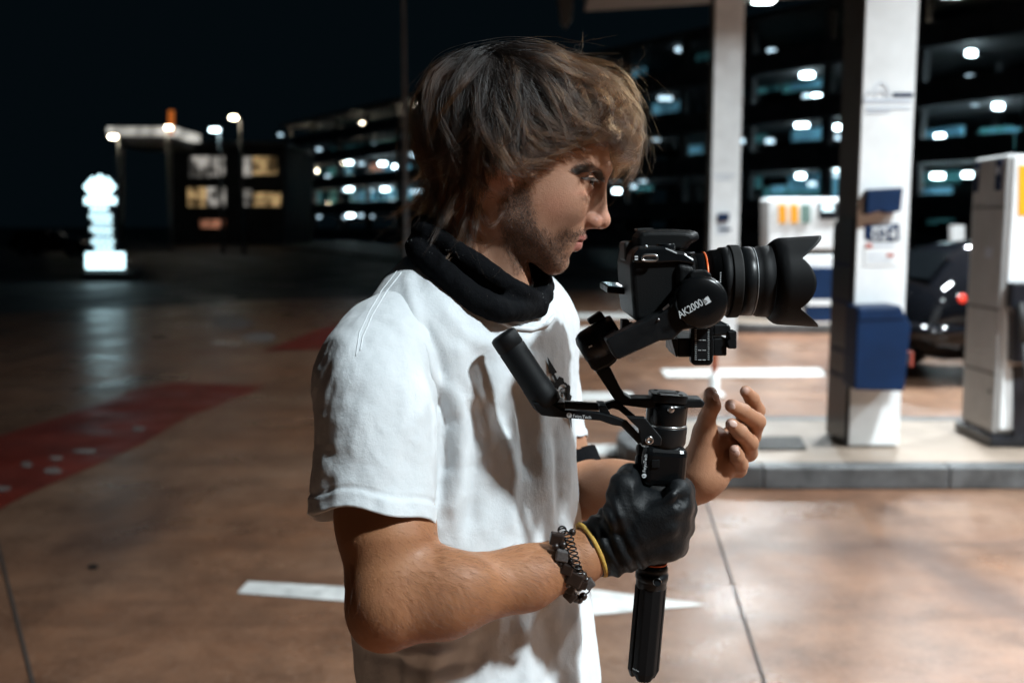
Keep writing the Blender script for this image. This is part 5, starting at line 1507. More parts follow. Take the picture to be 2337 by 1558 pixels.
# roots over the scalp
def scalp_roots(n):
    out = []
    hair_line = [(930, 520), (1000, 512), (1070, 470), (1108, 430), (1114, 385), (1190, 392), (1235, 368), (1300, 332), (1372, 300), (1392, 260), (1400, 60), (900, 60)]
    while sum(len(o) for o in out) < n:
        q = RS_.randn(n * 2, 3); q /= np.linalg.norm(q, axis=1)[:, None]
        p = from_e(q)
        u, v = project(p + np.array(HO))
        # the same hairline on both sides: test in the plane of the profile
        uu = 1168 + p[:, 0] * 1950; vv = 395 - p[:, 2] * 1950
        d = poly2(uu.astype(F32), vv.astype(F32), hair_line)
        out.append(p[d < 0])
    return np.concatenate(out)[:n]
def grow(roots, nseg, lift_fn, lenf, jitter, seed):
    rs = np.random.RandomState(seed)
    n = len(roots); p = roots.copy(); path = [p.copy()]
    _, ln = flow_at(p); ln = ln * lenf * rs.uniform(.6, 1.18, n)
    lay = rs.uniform(0, 1, n)
    dev = rs.randn(n, 3) * .30 * jitter; curl = rs.uniform(-1, 1, n)
    prev = None
    for s in range(nseg):
        t = (s + 1) / nseg
        d, _ = flow_at(p)
        # front fringe on the far side sweeps the other way in depth
        d[:, 1] += np.sign(p[:, 1]) * .25 * np.clip((p[:, 0] - .06) / .04, 0, 1)
        d += dev + jitter * rs.randn(n, 3) * .12
        ca_ = curl * 1.3 * t * t; d = np.stack([d[:, 0] * np.cos(ca_) - d[:, 2] * np.sin(ca_), d[:, 1], d[:, 0] * np.sin(ca_) + d[:, 2] * np.cos(ca_)], 1)
        q = to_e(p); nr = (q / SKR) @ pr.T; nr /= np.linalg.norm(nr, axis=1)[:, None]
        hang = (np.clip((.012 - p[:, 2]) / .035, 0, 1) * np.clip((.0 - p[:, 0]) / .03, 0, 1))[:, None]
        d = d - nr * (d * nr).sum(1)[:, None] * (1 - hang)
        d /= np.maximum(np.linalg.norm(d, axis=1)[:, None], 1e-6)
        if prev is not None:
            d = .55 * d + .45 * prev; d /= np.linalg.norm(d, axis=1)[:, None]
        prev = d
        p = p + d * (ln / nseg)[:, None]
        # keep each lock on its own shell above the scalp
        q = to_e(p); r = np.linalg.norm(q, axis=1)
        rt = lift_fn(p, t, lay)
        below = np.clip((.012 - p[:, 2]) / .035, 0, 1) * np.clip((.0 - p[:, 0]) / .03, 0, 1)                       # under the skull the hair hangs free
        tgt = np.where(r > 0, rt, r)
        q = q / r[:, None] * (r + (tgt - r) * .6 * (1 - below) + np.maximum(rt - r, 0) * .4 * below)[:, None]
        p = from_e(q)
        path.append(p.copy())
    return np.stack(path, 1), lay
def shell(p, t, lay):
    # thickness of the hair mass: deeper at the top, over the ears and at the fringe
    top = np.clip((p[:, 2] - .05) / .08, 0, 1); fr = np.clip((p[:, 0] - .065) / .05, 0, 1); bk = np.clip((-.04 - p[:, 0]) / .05, 0, 1)
    side = np.clip((np.abs(p[:, 1]) - .045) / .02, 0, 1) * np.clip((.05 - p[:, 2]) / .05, 0, 1)
    ear_ = np.exp(-((p[:, 0] + .012) / .034) ** 2) * np.clip((p[:, 2] + .03) / .02, .0, 1)
    return 1.0 + (.04 + .15 * lay + .0 * top * lay + .10 * np.clip(t - .75, 0, 1) * lay + (.06 + .34 * lay) * fr + .05 * bk + .34 * side * ear_) * np.clip(t * 2.2, 0, 1)
NC, PER = 1000, 22
gr_ = scalp_roots(NC)
gp, glay = grow(gr_, 14, shell, 1.0, 1.0, 3)
n = NC * PER
own = np.repeat(np.arange(NC), PER)
k_ = gp.shape[1]; tt = np.linspace(0, 1, k_)
off = RS_.randn(n, 3) * .0048
wave_ph = RS_.uniform(0, 6.28, NC); wave_a = RS_.uniform(.0015, .0065, NC); wdir_ = RS_.randn(NC, 3); wdir_ /= np.linalg.norm(wdir_, axis=1)[:, None]
gw_ = gp + (wave_a[:, None] * np.sin(tt[None] * 9 + wave_ph[:, None]) * tt[None] ** 1.3)[..., None] * wdir_[:, None]
clump = RS_.uniform(.6, .985, NC)[own]
st = gw_[own] + off[:, None] * (1 - clump[:, None] * tt[None] ** .8)[..., None]
st += (RS_.randn(n, 1, 3) * .0016) * (tt ** 2)[None, :, None]
# cut lengths vary
cut = RS_.uniform(.72, 1.0, n)
uu_ = 1168 + st[..., 0] * 1950; vv_ = 395 - st[..., 2] * 1950
win = [(1246, 382), (1325, 346), (1372, 332), (1400, 336), (1402, 470), (1225, 470), (1215, 400)]
wd_ = poly2(uu_.astype(F32), vv_.astype(F32), win) + RS_.randn(n, 1) * 7
lobe_w = poly2(uu_.astype(F32), vv_.astype(F32), [(1116, 404), (1150, 400), (1190, 412), (1196, 470), (1112, 470)]) + RS_.randn(n, 1) * 4
bad = (wd_ < 0) | (lobe_w < 0)
first = np.where(bad.any(1), bad.argmax(1), k_) / (k_ - 1)
cut = np.minimum(cut, np.clip(first, .08, 1))
ti = tt[None] * cut[:, None] * (k_ - 1); i0 = np.clip(ti.astype(int), 0, k_ - 2); f0 = (ti - i0)[..., None]
rowi = np.arange(n)[:, None]
st = st[rowi, i0] * (1 - f0) + st[rowi, i0 + 1] * f0
# strands must not enter the face: push those in front of the brow outwards
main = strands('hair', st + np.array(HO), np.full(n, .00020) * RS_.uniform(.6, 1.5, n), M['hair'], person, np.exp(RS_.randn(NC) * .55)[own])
# loose flyaway strands round the outline and over the brow
fr_ = scalp_roots(900)
fp, _ = grow(fr_, 14, lambda p, t, lay: shell(p, t, lay) + .20 * lay ** 2 * t, 1.2, 1.7, 9)
fp += (RS_.randn(len(fp), 1, 3) * .012) * (np.linspace(0, 1, fp.shape[1]) ** 2)[None, :, None]
wb = poly2((1168 + fp[..., 0] * 1950).astype(F32), (395 - fp[..., 2] * 1950).astype(F32), win) < 0
fp = fp[wb.sum(1) < 2]
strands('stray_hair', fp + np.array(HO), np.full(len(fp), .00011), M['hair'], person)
# dark scalp cap beneath the locks
def cap_field(X, Y, Z): return s_ell(X, Y, Z, SKC, SKR * 1.035, PIT)
cvv, cqq = solid(cap_field, (-.15, -.1, -.12), (.12, .1, .16), .004, 1)
cu_ = 1168 + cvv[:, 0] * 1950; cw_ = 395 - cvv[:, 2] * 1950
ins = poly2(cu_.astype(F32), cw_.astype(F32), [(930, 520), (1000, 505), (1070, 462), (1104, 420), (1112, 380), (1190, 384), (1235, 364), (1300, 336), (1368, 312), (1385, 280), (1400, 60), (900, 60)]) < 0
cqq = cqq[ins[cqq].all(1)]
M['scalp'] = mat('dark hair roots', (.012, .007, .005), .8, bump=(300, 1., .003))
link('hair_roots', np_mesh('hair_roots', [(cvv + np.array(HO), cqq, 0)]), M['scalp'], person, True)

# ---- eyebrow, lashes, stubble, forearm hair
def head_hit(u, v, sgn=-1):
    d = (P(u, v, 1.) - CAMP).normalized()
    h = head_bvh.ray_cast(CAMP - HO, d)
    return (h[0], h[1]) if h[0] is not None else (None, None)
def fuzz(name, uvfn, n, ln, rad, m, bend, seed, taper_dir):
    rs = np.random.RandomState(seed); out = []
    while len(out) < n:
        u, v = uvfn(rs)
        p, nn = head_hit(u, v)
        if p is None: n -= 1; continue
        d = Vector(taper_dir(u, v, rs)); d = (d - nn * d.dot(nn)).normalized()
        l_ = ln * rs.uniform(.6, 1.3); q = []
        for k in range(4):
            t = k / 3; q.append(p + nn * (l_ * bend * t * (1 - .6 * t)) + d * (l_ * t))
        out.append(q)
    a = np.array(out) + np.array(HO)
    return strands(name, a, np.full(len(a), rad), m, person)
def brow_uv(rs):
    t = rs.rand(); pts = [(1317, 396), (1336, 387), (1356, 387), (1372, 398), (1381, 412)]
    i = min(int(t * 4), 3); f = t * 4 - i
    wd = [4, 6, 8, 10, 8]; w_ = wd[i] + (wd[i + 1] - wd[i]) * f
    return pts[i][0] + (pts[i + 1][0] - pts[i][0]) * f + rs.randn() * 1.5, pts[i][1] + (pts[i + 1][1] - pts[i][1]) * f + rs.uniform(-1, 1) * w_
fuzz('eyebrow', brow_uv, 900, .009, .00016, M['brow_hair'], .35, 1, lambda u, v, rs: (-1, 0, .55 - (1340 - u) * .004 + rs.randn() * .15))
fuzz('eyelash', lambda rs: (rs.uniform(1324, 1356), 406 + (rs.rand() - .5) * 3), 260, .007, .00013, M['brow_hair'], .8, 2, lambda u, v, rs: (1, -.2, -.5))
def beard_uv(rs):
    while True:
        u, v = rs.uniform(1135, 1342), rs.uniform(405, 628)
        d = poly2(np.array([u], F32), np.array([v], F32), [(1150, 430), (1205, 405), (1212, 470), (1225, 515), (1262, 540), (1292, 525), (1335, 528), (1336, 540), (1296, 552), (1288, 575), (1300, 585), (1286, 625), (1180, 622), (1150, 560), (1136, 480)])[0]
        if d < 6 * rs.randn(): return u, v
fuzz('beard_stubble', beard_uv, 9000, .0020, .00010, M['brow_hair'], .9, 3, lambda u, v, rs: (.3, 0, -1))
arm_bvh = BVHTree.FromPolygons([Vector(p) for p in rv], [tuple(int(k) for k in q) for q in rq])
def arm_fuzz(n):
    rs = np.random.RandomState(8); out = []
    ax = (P(1310, 1278, 1.02) - P(905, 1390, .95)).normalized()
    for _ in range(n * 6):
        if len(out) >= n: break
        u, v = rs.uniform(790, 1340), rs.uniform(1190, 1480)
        if rs.rand() > min(1, .12 + max(0, (u - 850) / 160)) or (v < 1300 and u < 985 and rs.rand() > .3): continue
        d = (P(u, v, 1.) - CAMP).normalized(); h = arm_bvh.ray_cast(CAMP, d)
        if h[0] is None: continue
        p, nn = h[0], h[1]
        dd = ax * .8 + Vector((0, 0, -.75)) + Vector(rs.randn(3) * .25); dd = (dd - nn * dd.dot(nn)).normalized()
        l_ = rs.uniform(.006, .014)
        out.append([p + nn * (l_ * .38 * t * (1 - .5 * t)) + dd * l_ * t for t in (0, .33, .66, 1)])
    a = np.array(out)
    strands('arm_hair', a, np.full(len(a), .000048), M['body_hair'], person)
arm_fuzz(4600)
# ================================================================ handheld gimbal
M['satin_black'] = mat('satin black alloy', (.006, .007, .008), .42, .0, spec=.25, bump=(900, .12, .0004), rvar=(60, .3, .46))
M['matt_black'] = mat('matt black plastic', (.003, .0034, .004), .6, spec=.18, bump=(1500, .25, .0004))
M['gloss_black'] = mat('gloss black plastic', (.004, .0045, .005), .25, spec=.28)
M['rubber_grip'] = mat('ribbed rubber', (.006, .006, .006), .7, spec=.3)
M['silver'] = mat('bright steel', (.55, .55, .55), .28, 1.)
M['white_ink'] = mat('white lettering', (.62, .66, .68), .5)
M['orange_ring'] = mat('orange anodised ring', (.62, .10, .015), .4, .3)
GYY = 1.06
def gax(v): return P(1467 + (1540 - v) * .0906, v, GYY)
gb = root('handheld_gimbal', gax(1545), 'black handheld camera gimbal with front grip, gripped in the gloved hand', 'gimbal')
def glathe(name, prof, m, parent=gb, n=40, bevel=0, seg=None):
    """profile [(pixel row, radius px)] turned on the handle axis"""
    o = gax(prof[0][0]); ax = gax(900) - gax(1500); ax.normalize()
    pr_ = [((gax(v) - o).dot(ax), r / 2143.) for v, r in prof]
    return MB().lathe(pr_, o, ax, n).build(name, m, parent, bevel=bevel)
AXD = (gax(900) - gax(1500)).normalized()
AXX = Vector((0, 1, 0)).cross(AXD).normalized(); AXY = AXD.cross(AXX)
# three folding legs form the lower handle
for k in range(3):
    a0 = R(-30 + 120 * k)
    pts = []
    for j, (aa, rr) in enumerate(((0, .0012), (4, .0165), (30, .0178), (60, .0168), (90, .0178), (116, .0165))):
        a = a0 + R(aa); pts.append((rr * math.cos(a), rr * math.sin(a)))
    cx_ = sum(p[0] for p in pts) / 6; cy_ = sum(p[1] for p in pts) / 6
    def sec(v, s): return [gax(v) + AXX * (cx_ + (x - cx_) * s) + AXY * (cy_ + (y - cy_) * s) for x, y in pts]
    A_s, B_s, C_s, = sec(1334, 1.), sec(1526, 1.), sec(1545, .55)
    vs_ = A_s + B_s + C_s; fs_ = [list(range(5, -1, -1))]
    for i in range(2):
        for j in range(6):
            l = (j + 1) % 6; fs_.append((i * 6 + j, i * 6 + l, (i + 1) * 6 + l, (i + 1) * 6 + j))
    fs_.append(list(range(12, 18)))
    me_ = MB().add(vs_, fs_).mesh('tripod_leg'); bm = bmesh.new(); bm.from_mesh(me_); bmesh.ops.recalc_face_normals(bm, faces=bm.faces); bm.to_mesh(me_); bm.free()
    link('tripod_leg', me_, M['matt_black'], gb, bevel=.0012)
glathe('tripod_collar', [(1340, 33), (1336, 36), (1322, 36.5), (1320, 37), (1318, 39), (1306, 39), (1304, 36), (1296, 36), (1294, 37), (1290, 35), (1284, 33)], M['satin_black'])
glathe('orange_collar', [(1285, 32.6), (1280, 32.6)], M['orange_ring'])
glathe('grip', [(1277, 33), (1262, 46), (1120, 52), (1098, 52)], M['rubber_grip'])
MB().cyl(P(1500, 1327, 1.043), P(1500, 1327, 1.0405), .0048, n=20).build('lock_button', M['satin_black'], gb)
MB().lathe([(0, .0042), (.0006, .0048), (.0012, .0042)], P(1500, 1327, 1.0405), (0, -1, 0), 20, False).build('button_ring', M['silver'], gb)
# upper handle block
rotm = Matrix((AXX, AXY, AXD)).transposed()
hbk = MB().box(gax(1057), (.0490, .047, .046), rotm).build('handle_block', M['gloss_black'], gb, bevel=.010, segs=4)
slab([(1488, 1050), (1505, 1049), (1505, 1067), (1488, 1068)], 1.0350, .002).build('key', M['satin_black'], gb, bevel=.0006)
for v in (1030, 1056):
    MB().ball(gax(v) - AXX * .0262, 1, 14, (.0035, .008, .0075)).build('side_button', M['satin_black'], gb)
glathe('yaw_collar', [(1022, 40), (1014, 46), (1006, 49.5), (972, 50.5), (969, 50)], M['satin_black'])
glathe('yaw_ring', [(970, 47.5), (969, 48.3), (966, 48.3), (965, 47.5)], M['silver'])
glathe('yaw_motor', [(966, 46.5), (963, 47.3), (925, 47.5), (917, 46)], M['gloss_black'])
MB().lathe([(0, .0038), (.001, .0038), (.0018, .002)], P(1531, 934, 1.0385), (0, -1, 0), 14).build('screw', M['silver'], gb)
# horizontal arm through the top plate, rising to the roll motor
arm = slab([(1358, 846), (1392, 836), (1414, 880), (1427, 901), (1441, 909), (1600, 911), (1608, 915), (1610, 924), (1604, 931), (1475, 932), (1422, 925), (1405, 916)], 1.045, .027).build('yaw_arm', M['satin_black'], gb, bevel=.0028, segs=3)
o_ = gax(905)
def sq_ring(r, dz, e=.55, n=36): return [o_ + AXD * dz + AXX * (r * math.copysign(abs(math.cos(2 * PI * k / n)) ** e, math.cos(2 * PI * k / n))) + AXY * (r * math.copysign(abs(math.sin(2 * PI * k / n)) ** e, math.sin(2 * PI * k / n))) for k in range(n)]
MB().prism(sq_ring(.0205, -.004), AXD * .0085).build('top_plate', M['satin_black'], gb, bevel=.0012)
MB().prism([o_ + AXD * .0046 + AXX * (.0105 * math.cos(2 * PI * k / 24)) + AXY * (.0042 * math.sin(2 * PI * k / 24)) for k in range(24)], AXD * .0004).build('slot', M['rubber'], gb)
for a in (45, 135, 225, 315):
    c = o_ + AXX * (.0168 * math.cos(R(a))) + AXY * (.0168 * math.sin(R(a)))
    MB().cyl(c + AXD * .0044, c + AXD * .0052, .0022, n=12).build('screw', M['rubber'], gb)
for k in range(9):
    MB().box(o_ + AXD * .0052 + AXX * (-.008 + .002 * k) + AXY * -.003, (.0003, .0014, .0002), rotm).build('scale_mark', M['white_ink'], gb)
# roll motor with its locking lever
ra, rb = P(1326, 804, 1.055), P(1412, 754, 1.055)
rd = (rb - ra); rl = rd.length
MB().lathe([(0, .010), (.002, .0155), (.006, .0185), (.010, .0196), (rl * .48, .0199), (rl * .5, .0193), (rl * .52, .0199), (rl - .003, .0197), (rl, .0185)], ra, rd, 40).build('roll_motor', M['satin_black'], gb)
slab([(1333, 812), (1350, 842), (1362, 851), (1394, 837), (1412, 822), (1396, 780)], 1.041, .03).build('motor_foot', M['satin_black'], gb, bevel=.004, segs=3)
slab([(1341, 731), (1366, 714), (1373, 711), (1382, 727), (1347, 742)], 1.048, .016).build('lock_lever', M['matt_black'], gb, bevel=.0015)
slab([(1366, 726), (1379, 720), (1386, 734), (1372, 741)], 1.051, .010).build('lever_stem', M['satin_black'], gb)
slab([(1343, 791), (1351, 787), (1352, 790), (1344, 794)], 1.0345, .002).build('lock_mark', M['white_ink'], gb)
# roll arm carrying the tilt motor on the near side
TILTY = .978
slab([(1382, 777), (1396, 768), (1472, 731), (1530, 701), (1546, 668), (1570, 645), (1600, 634), (1630, 640), (1650, 662), (1656, 692), (1646, 720), (1625, 739), (1600, 747), (1560, 753), (1535, 776), (1506, 778), (1412, 821), (1402, 816)], TILTY, .024).build('roll_arm', M['satin_black'], gb, bevel=.0022, segs=3)
slab([(1382, 777), (1412, 757), (1430, 800), (1411, 820)], TILTY + .02, .07).build('roll_bracket', M['satin_black'], gb, bevel=.002)
tc_ = P(1600, 690, TILTY)
MB().lathe([(-.02, .0265), (.002, .0262), (.0045, .0248), (.0065, .0225), (.0072, .012), (.0074, .001)], tc_, (0, -1, 0), 48).build('tilt_motor', M['gloss_black'], gb)
slab([(1574, 628), (1582, 618), (1612, 616), (1624, 626), (1624, 636), (1576, 637)], TILTY + .004, .02).build('motor_clamp', M['matt_black'], gb, bevel=.0015)
xd_ = P(1620, 683, 1.) - P(1551, 723, 1.)
lt = text('lettering', 'AK2000', P(1552, 727, TILTY - .0086), xd_, (0, 0, 1), .0105, M['white_ink'], gb, .95, xs=.80)
lt2 = text('lettering', 'S', P(1608.5, 693.5, TILTY - .0088), xd_, (0, 0, 1), .0078, M['matt_black'], gb)
q_ = P(1613, 686, TILTY - .0083)
xn = xd_.normalized(); zn = Vector((0, -1, 0)).cross(xn); zn = zn if zn.z > 0 else -zn
MB().prism([q_ + xn * a + zn * b for a, b in ((-.0032, -.0032), (.0032, -.0032), (.0032, .0032), (-.0032, .0032))], (0, .0006, 0)).build('letter_tile', M['white_ink'], gb)
slab([(1511, 706), (1526, 693), (1528, 698), (1514, 709)], TILTY - .0012, .002).build('slot_mark', M['silver'], gb)
MB().ball(P(1503, 729, TILTY - .001), .0012, 10).build('screw', M['silver'], gb)
# mounting plates under the camera
slab([(1532, 774), (1547, 774), (1547, 814), (1543, 815)], 1.0, .05).build('plate_strut', M['satin_black'], gb, bevel=.0012)
slab([(1546, 772), (1630, 772), (1630, 815), (1546, 815)], 1.006, .08).build('base_plate', M['satin_black'], gb, bevel=.002)
sl_ = slab([(1577, 742), (1628, 742), (1628, 826), (1621, 834), (1584, 834), (1577, 827)], .993, .012).build('slide_plate', M['gloss_black'], gb, bevel=.0016)
slab([(1585, 750), (1620, 750), (1620, 822), (1585, 822)], .9922, .002).build('scale_panel', M['satin_black'], sl_)
for k in range(15):
    for uu in (1588, 1617):
        MB().box(P(uu, 753 + k * 4.8, .9917), (.0016, .0004, .0004)).build('scale_mark', M['white_ink'], sl_)
for v in (776, 799, 821):
    for uu in (1597, 1607): MB().box(P(uu, v, .9917), (.0032, .0004, .0005)).build('scale_mark', M['white_ink'], sl_)
slab([(1577, 788), (1583, 792), (1577, 797)], 1.0045, .001).build('arrow_mark', M['white_ink'], gb)
slab([(1628, 739), (1662, 739), (1668, 746), (1668, 765), (1628, 767)], 1.01, .07).build('quick_plate', M['satin_black'], gb, bevel=.0018)
slab([(1628, 771), (1659, 771), (1659, 812), (1628, 812)], 1.012, .05).build('plate_clamp', M['satin_black'], gb, bevel=.0015)
slab([(1660, 755), (1682, 755), (1682, 796), (1662, 796), (1658, 780), (1664, 774)], 1.008, .016).build('plate_knob', M['matt_black'], gb, bevel=.0016)
slab([(1420, 731), (1436, 731), (1437, 740), (1446, 738), (1448, 752), (1420, 755)], 1.05, .02).build('plate_stop', M['matt_black'], gb)
# front grip and the forked bracket that holds it
fa, fb = P(1146, 762, 1.03), P(1253, 924, 1.03)
fd = fb - fa; fl_ = fd.length
MB().lathe([(0, .0118), (.0012, .0138), (.003, .0147), (.0165, .0148), (.0170, .0142), (.0178, .0142), (.0183, .0148), (fl_ * .70, .0148), (fl_ * .705, .0153), (fl_ * .93, .0156), (fl_, .014)], fa, fd, 40).build('front_grip', M['matt_black'], gb)
BY = 1.016
slab([(1214, 918), (1224, 937), (1236, 948), (1258, 951), (1370, 960), (1398, 970), (1418, 973), (1458, 1014), (1472, 1004), (1432, 962), (1398, 949), (1364, 941), (1284, 935), (1262, 922)], BY, .010).build('bracket_rail', M['satin_black'], gb, bevel=.0012)
slab([(1258, 916), (1284, 916), (1376, 922), (1401, 914), (1414, 918), (1456, 954), (1444, 962), (1412, 936), (1398, 932), (1382, 938), (1290, 934)], BY + .028, .010).build('bracket_rail', M['satin_black'], gb, bevel=.0012)
slab([(1366, 925), (1384, 926), (1394, 946), (1372, 950)], BY + .004, .03).build('bracket_bridge', M['satin_black'], gb, bevel=.001)
slab([(1250, 920), (1290, 918), (1290, 945), (1236, 945)], BY + .003, .032).build('bracket_foot', M['satin_black'], gb, bevel=.002)
slab([(1430, 951), (1472, 953), (1511, 1000), (1509, 1017), (1464, 1016), (1458, 978), (1440, 962)], BY - .004, .010).build('gusset', M['satin_black'], gb, bevel=.001)
MB().lathe([(0, .0044), (.0012, .0044), (.0018, .0036), (.0012, .0018), (.0005, .0012)], P(1482, 1004, BY - .004), (0, -1, 0), 24).build('bolt', M['silver'], gb)
def roundel(c, r, xd, yd, parent):
    xd = Vector(xd).normalized(); yd = Vector(yd).normalized(); nn = xd.cross(yd)
    MB().prism([c + xd * r * math.cos(2 * PI * k / 20) + yd * r * math.sin(2 * PI * k / 20) for k in range(20)], nn * .0002).build('roundel', M['white_ink'], parent)
    text('lettering', 'f', c - xd * r * .35 - yd * r * .55 + nn * .0006, xd, yd, r * 1.9, M['matt_black'], parent)
tx = P(1338, 953, BY) - P(1306, 950, BY)
text('lettering', 'FeiyuTech', P(1307, 951.5, BY - .0007), tx, (0, 0, 1), .0047, M['white_ink'], gb)
roundel(P(1299, 947, BY - .0003), .0028, tx, (0, 0, 1), gb)
hy = 1.0346
ty_ = gax(1050) - gax(1090)
text('lettering', 'FeiyuTech', P(1473.5, 1077, hy - .0008), ty_, (-1, 0, 0), .0047, M['white_ink'], gb)
roundel(P(1470, 1085, hy - .0004), .0025, ty_, (-1, 0, 0), gb)
text('lettering', 'FeiyuTech', P(1443, 1525, 1.0415), P(1458, 1533, 1.0415) - P(1441, 1524, 1.0415), (0, 0, 1), .0020, M['white_ink'], gb)

# ================================================================ camera on the gimbal
M['cam_body'] = mat('camera leatherette', (.004, .0045, .005), .5, spec=.22, bump=(1100, .4, .0006))
M['cam_gloss'] = mat('camera gloss shell', (.005, .006, .007), .24, spec=.4)
dc = root('camera_body', P(1515, 735, LY := 1.065), 'black reflex camera with tulip hooded zoom lens, mounted on the gimbal', 'camera')
slab([(1438, 606), (1444, 574), (1460, 563), (1520, 561), (1545, 573), (1563, 575), (1589, 592), (1592, 735), (1447, 735), (1441, 660)], 1.000, .128).build('shell', M['cam_body'], dc, bevel=.006, segs=4)
slab([(1446, 578), (1460, 566), (1520, 564), (1546, 575), (1564, 578), (1587, 594), (1586, 606), (1548, 600), (1500, 602), (1444, 600)], .9965, .02).build('top_deck', M['cam_gloss'], dc, bevel=.004, segs=4)
slab([(1545, 600), (1584, 606), (1588, 640), (1586, 732), (1560, 735), (1545, 690)], .9945, .03).build('hand_grip', M['cam_body'], dc, bevel=.007, segs=4)
hp_ = MB()
def hump(Y, s): return [P(1522 + (u - 1522) * s, 560 + (v - 560) * s, Y) for u, v in ((1442, 572), (1443, 540), (1453, 526), (1470, 523.5), (1540, 523), (1575, 525), (1592, 529), (1597, 545), (1577, 556), (1565, 572))]
H0, H1, H2, H3 = hump(1.030, .80), hump(1.042, 1.), hump(1.085, 1.), hump(1.098, .80)
n_ = len(H0); vs_ = H0 + H1 + H2 + H3; fs_ = [list(range(n_)), list(range(4 * n_ - 1, 3 * n_ - 1, -1))]
for i in range(3):
    for j in range(n_):
        l = (j + 1) % n_; fs_.append((i * n_ + j, (i + 1) * n_ + j, (i + 1) * n_ + l, i * n_ + l))
me_ = MB().add(vs_, fs_).mesh('viewfinder_hump'); bm = bmesh.new(); bm.from_mesh(me_); bmesh.ops.recalc_face_normals(bm, faces=bm.faces); bm.to_mesh(me_); bm.free()
link('viewfinder_hump', me_, M['cam_body'], dc, bevel=.003, segs=3)
slab([(1455, 522), (1492, 520.5), (1490, 525), (1456, 527)], 1.05, .03).build('hot_shoe', M['silver'], dc)
slab([(1424, 553), (1446, 549), (1448, 604), (1437, 604), (1425, 594)], 1.042, .046).build('eyecup', M['rubber'], dc, bevel=.003)
# strap lug, dials, screen hinged out behind
MB().tube([P(1483 + 17 * math.copysign(abs(math.cos(k * .3142)) ** .6, math.cos(k * .3142)), 588.5 + 7 * math.copysign(abs(math.sin(k * .3142)) ** .6, math.sin(k * .3142)), .9935) for k in range(20)], .0013, 8, True).build('strap_lug', M['silver'], dc)
slab([(1470, 584), (1496, 584), (1496, 593), (1470, 593)], .9955, .002).build('lug_plate', M['galvanised'], dc)
MB().cyl(P(1519, 572, 1.012), P(1519, 556, 1.012), .0095, n=28).build('mode_dial', M['cam_gloss'], dc, bevel=.0008)
MB().cyl(P(1572, 582, 1.006), P(1572, 575, 1.006), .006, n=20).build('shutter_button', M['satin_black'], dc)
MB().ball(P(1475, 562, .998), .0014, 10).build('deck_mark', M['white_ink'], dc)
for v in (584, 590): slab([(1449, v), (1456, v), (1456, v + 3.5), (1449, v + 3.5)], .9958, .001).build('deck_mark', M['white_ink'], dc)
M['lcd'] = mat('camera screen', (.02, .03, .035), .12, emit=((.55, .85, 1.0), .10))
M['lcd_glint'] = mat('white glint on the screen', (.8, .85, .9), .2, emit=((.95, .97, 1.0), 1.6))  # white reflection on the screen, put in as a glowing patch
rotl = Matrix.Rotation(R(5), 3, 'Y')
lc_ = P(1422, 659, 1.115)
sc_ = MB().box(lc_, (.044, .088, .0075), rotl).build('flip_screen', M['satin_black'], dc, bevel=.0015)
MB().box(lc_ + Vector((-.002, 0, .0040)), (.036, .078, .0006), rotl).build('display', M['lcd'], sc_)
MB().box(lc_ + Vector((.004, -.004, .0044)), (.020, .05, .0006), rotl).build('screen_glint', M['lcd_glint'], sc_)
# lens
lv_ = 642.
lo0 = P(1586, lv_, LY); PXM = (P(1686, lv_, LY) - P(1586, lv_, LY)).x / 100.
lens = root('zoom_lens', lo0, None, None)
for k in ('label', 'category'):
    if k in lens: del lens[k]
lens.parent = dc; lens.location = lo0 - origin_of(dc)
def lpart(name, prof, m, n=56): return MB().lathe([((u - 1586) * PXM, r * PXM) for u, r in prof], lo0, (1, 0, 0), n).build(name, m, lens)
lpart('mount', [(1582, 64), (1600, 64), (1602, 66)], M['satin_black'])
lpart('orange_ring', [(1601.5, 66.3), (1602, 67), (1605.5, 67), (1606, 66.3)], M['orange_ring'])
lpart('barrel', [(1605, 66), (1617, 67), (1617.5, 71), (1638, 73), (1639, 77), (1659, 79)], M['matt_black'])
fr2 = MB(); pf_ = [(1659, 80)]
for k in range(8): pf_ += [(1660.5 + k * 2.5, 83), (1661.8 + k * 2.5, 81.6)]
pf_ += [(1681, 82.5), (1681.5, 79)]
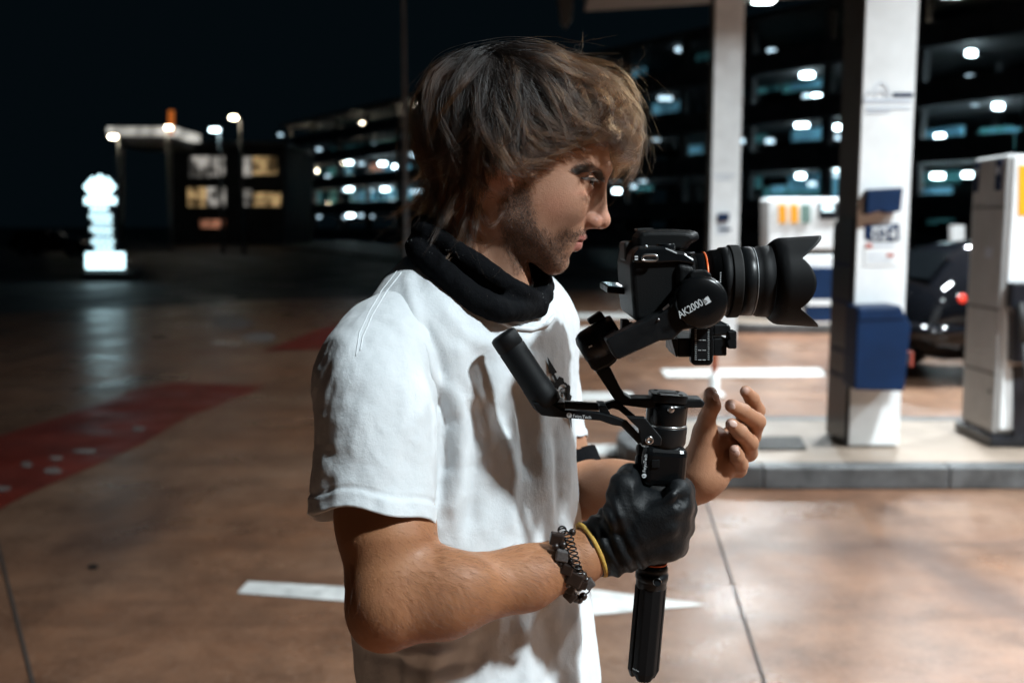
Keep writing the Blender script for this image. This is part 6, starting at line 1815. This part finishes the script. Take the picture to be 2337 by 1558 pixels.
fr2.lathe([((u - 1586) * PXM, r * PXM) for u, r in pf_], lo0, (1, 0, 0), 56); fr2.build('zoom_ring', M['rubber_grip'], lens)
lpart('front_barrel', [(1681, 78), (1709, 78.5), (1710, 77.5), (1712, 77.5)], M['satin_black'])
lpart('ridge_highlight', [(1711, 78.2), (1713, 78.6), (1714, 78.2)], M['galvanised'])  # steel ring put in for the highlight along the ridge
lpart('hood_mount', [(1714, 77), (1717, 75), (1726, 80), (1752, 82)], M['matt_black'])
lpart('front_glass', [(1745, 60), (1747, 60), (1752, 40), (1754, 4)], M['night_glass'])
for k in range(6):
    a = R(-8 + k * 3.2); c = lo0 + Vector(((1629 - 1586) * PXM, -73 * PXM * math.cos(a), 73 * PXM * math.sin(a) + .006))
    MB().box(c, (.0012, .0004, .0008)).build('scale_mark', M['white_ink'], lens)
# tulip hood
nh, ns = 120, 16
hvs, hfs = [], []
def hood_edge(ph):
    s = abs(math.sin(ph)); d = math.degrees(math.asin(min(1, s)))
    if d < 34: return 1833 - 29 * (d / 34) ** 2
    return 1804 + 62 * min(1, (s - .559) / .43) ** 1.0
for i in range(nh):
    ph = 2 * PI * i / nh; eu = hood_edge(ph)
    for j in range(ns):
        t = j / (ns - 1)
        u = 1752 + (eu - 1752) * t
        r = np.interp(u, [1752, 1756, 1764, 1776, 1800, 1870], [82.5, 87, 95, 99, 100, 104.5])
        hvs.append(lo0 + Vector(((u - 1586) * PXM, -r * PXM * math.cos(ph), r * PXM * math.sin(ph))))
for i in range(nh):
    k = (i + 1) % nh
    for j in range(ns - 1): hfs.append((i * ns + j, i * ns + j + 1, k * ns + j + 1, k * ns + j))
hm = MB().add(hvs, hfs, True).mesh('tulip_hood'); bm = bmesh.new(); bm.from_mesh(hm); bmesh.ops.recalc_face_normals(bm, faces=bm.faces); bm.to_mesh(hm); bm.free()
ho_ = link('tulip_hood', hm, M['matt_black'], lens)
sd = ho_.modifiers.new('thickness', 'SOLIDIFY'); sd.thickness = .0016; sd.offset = -1
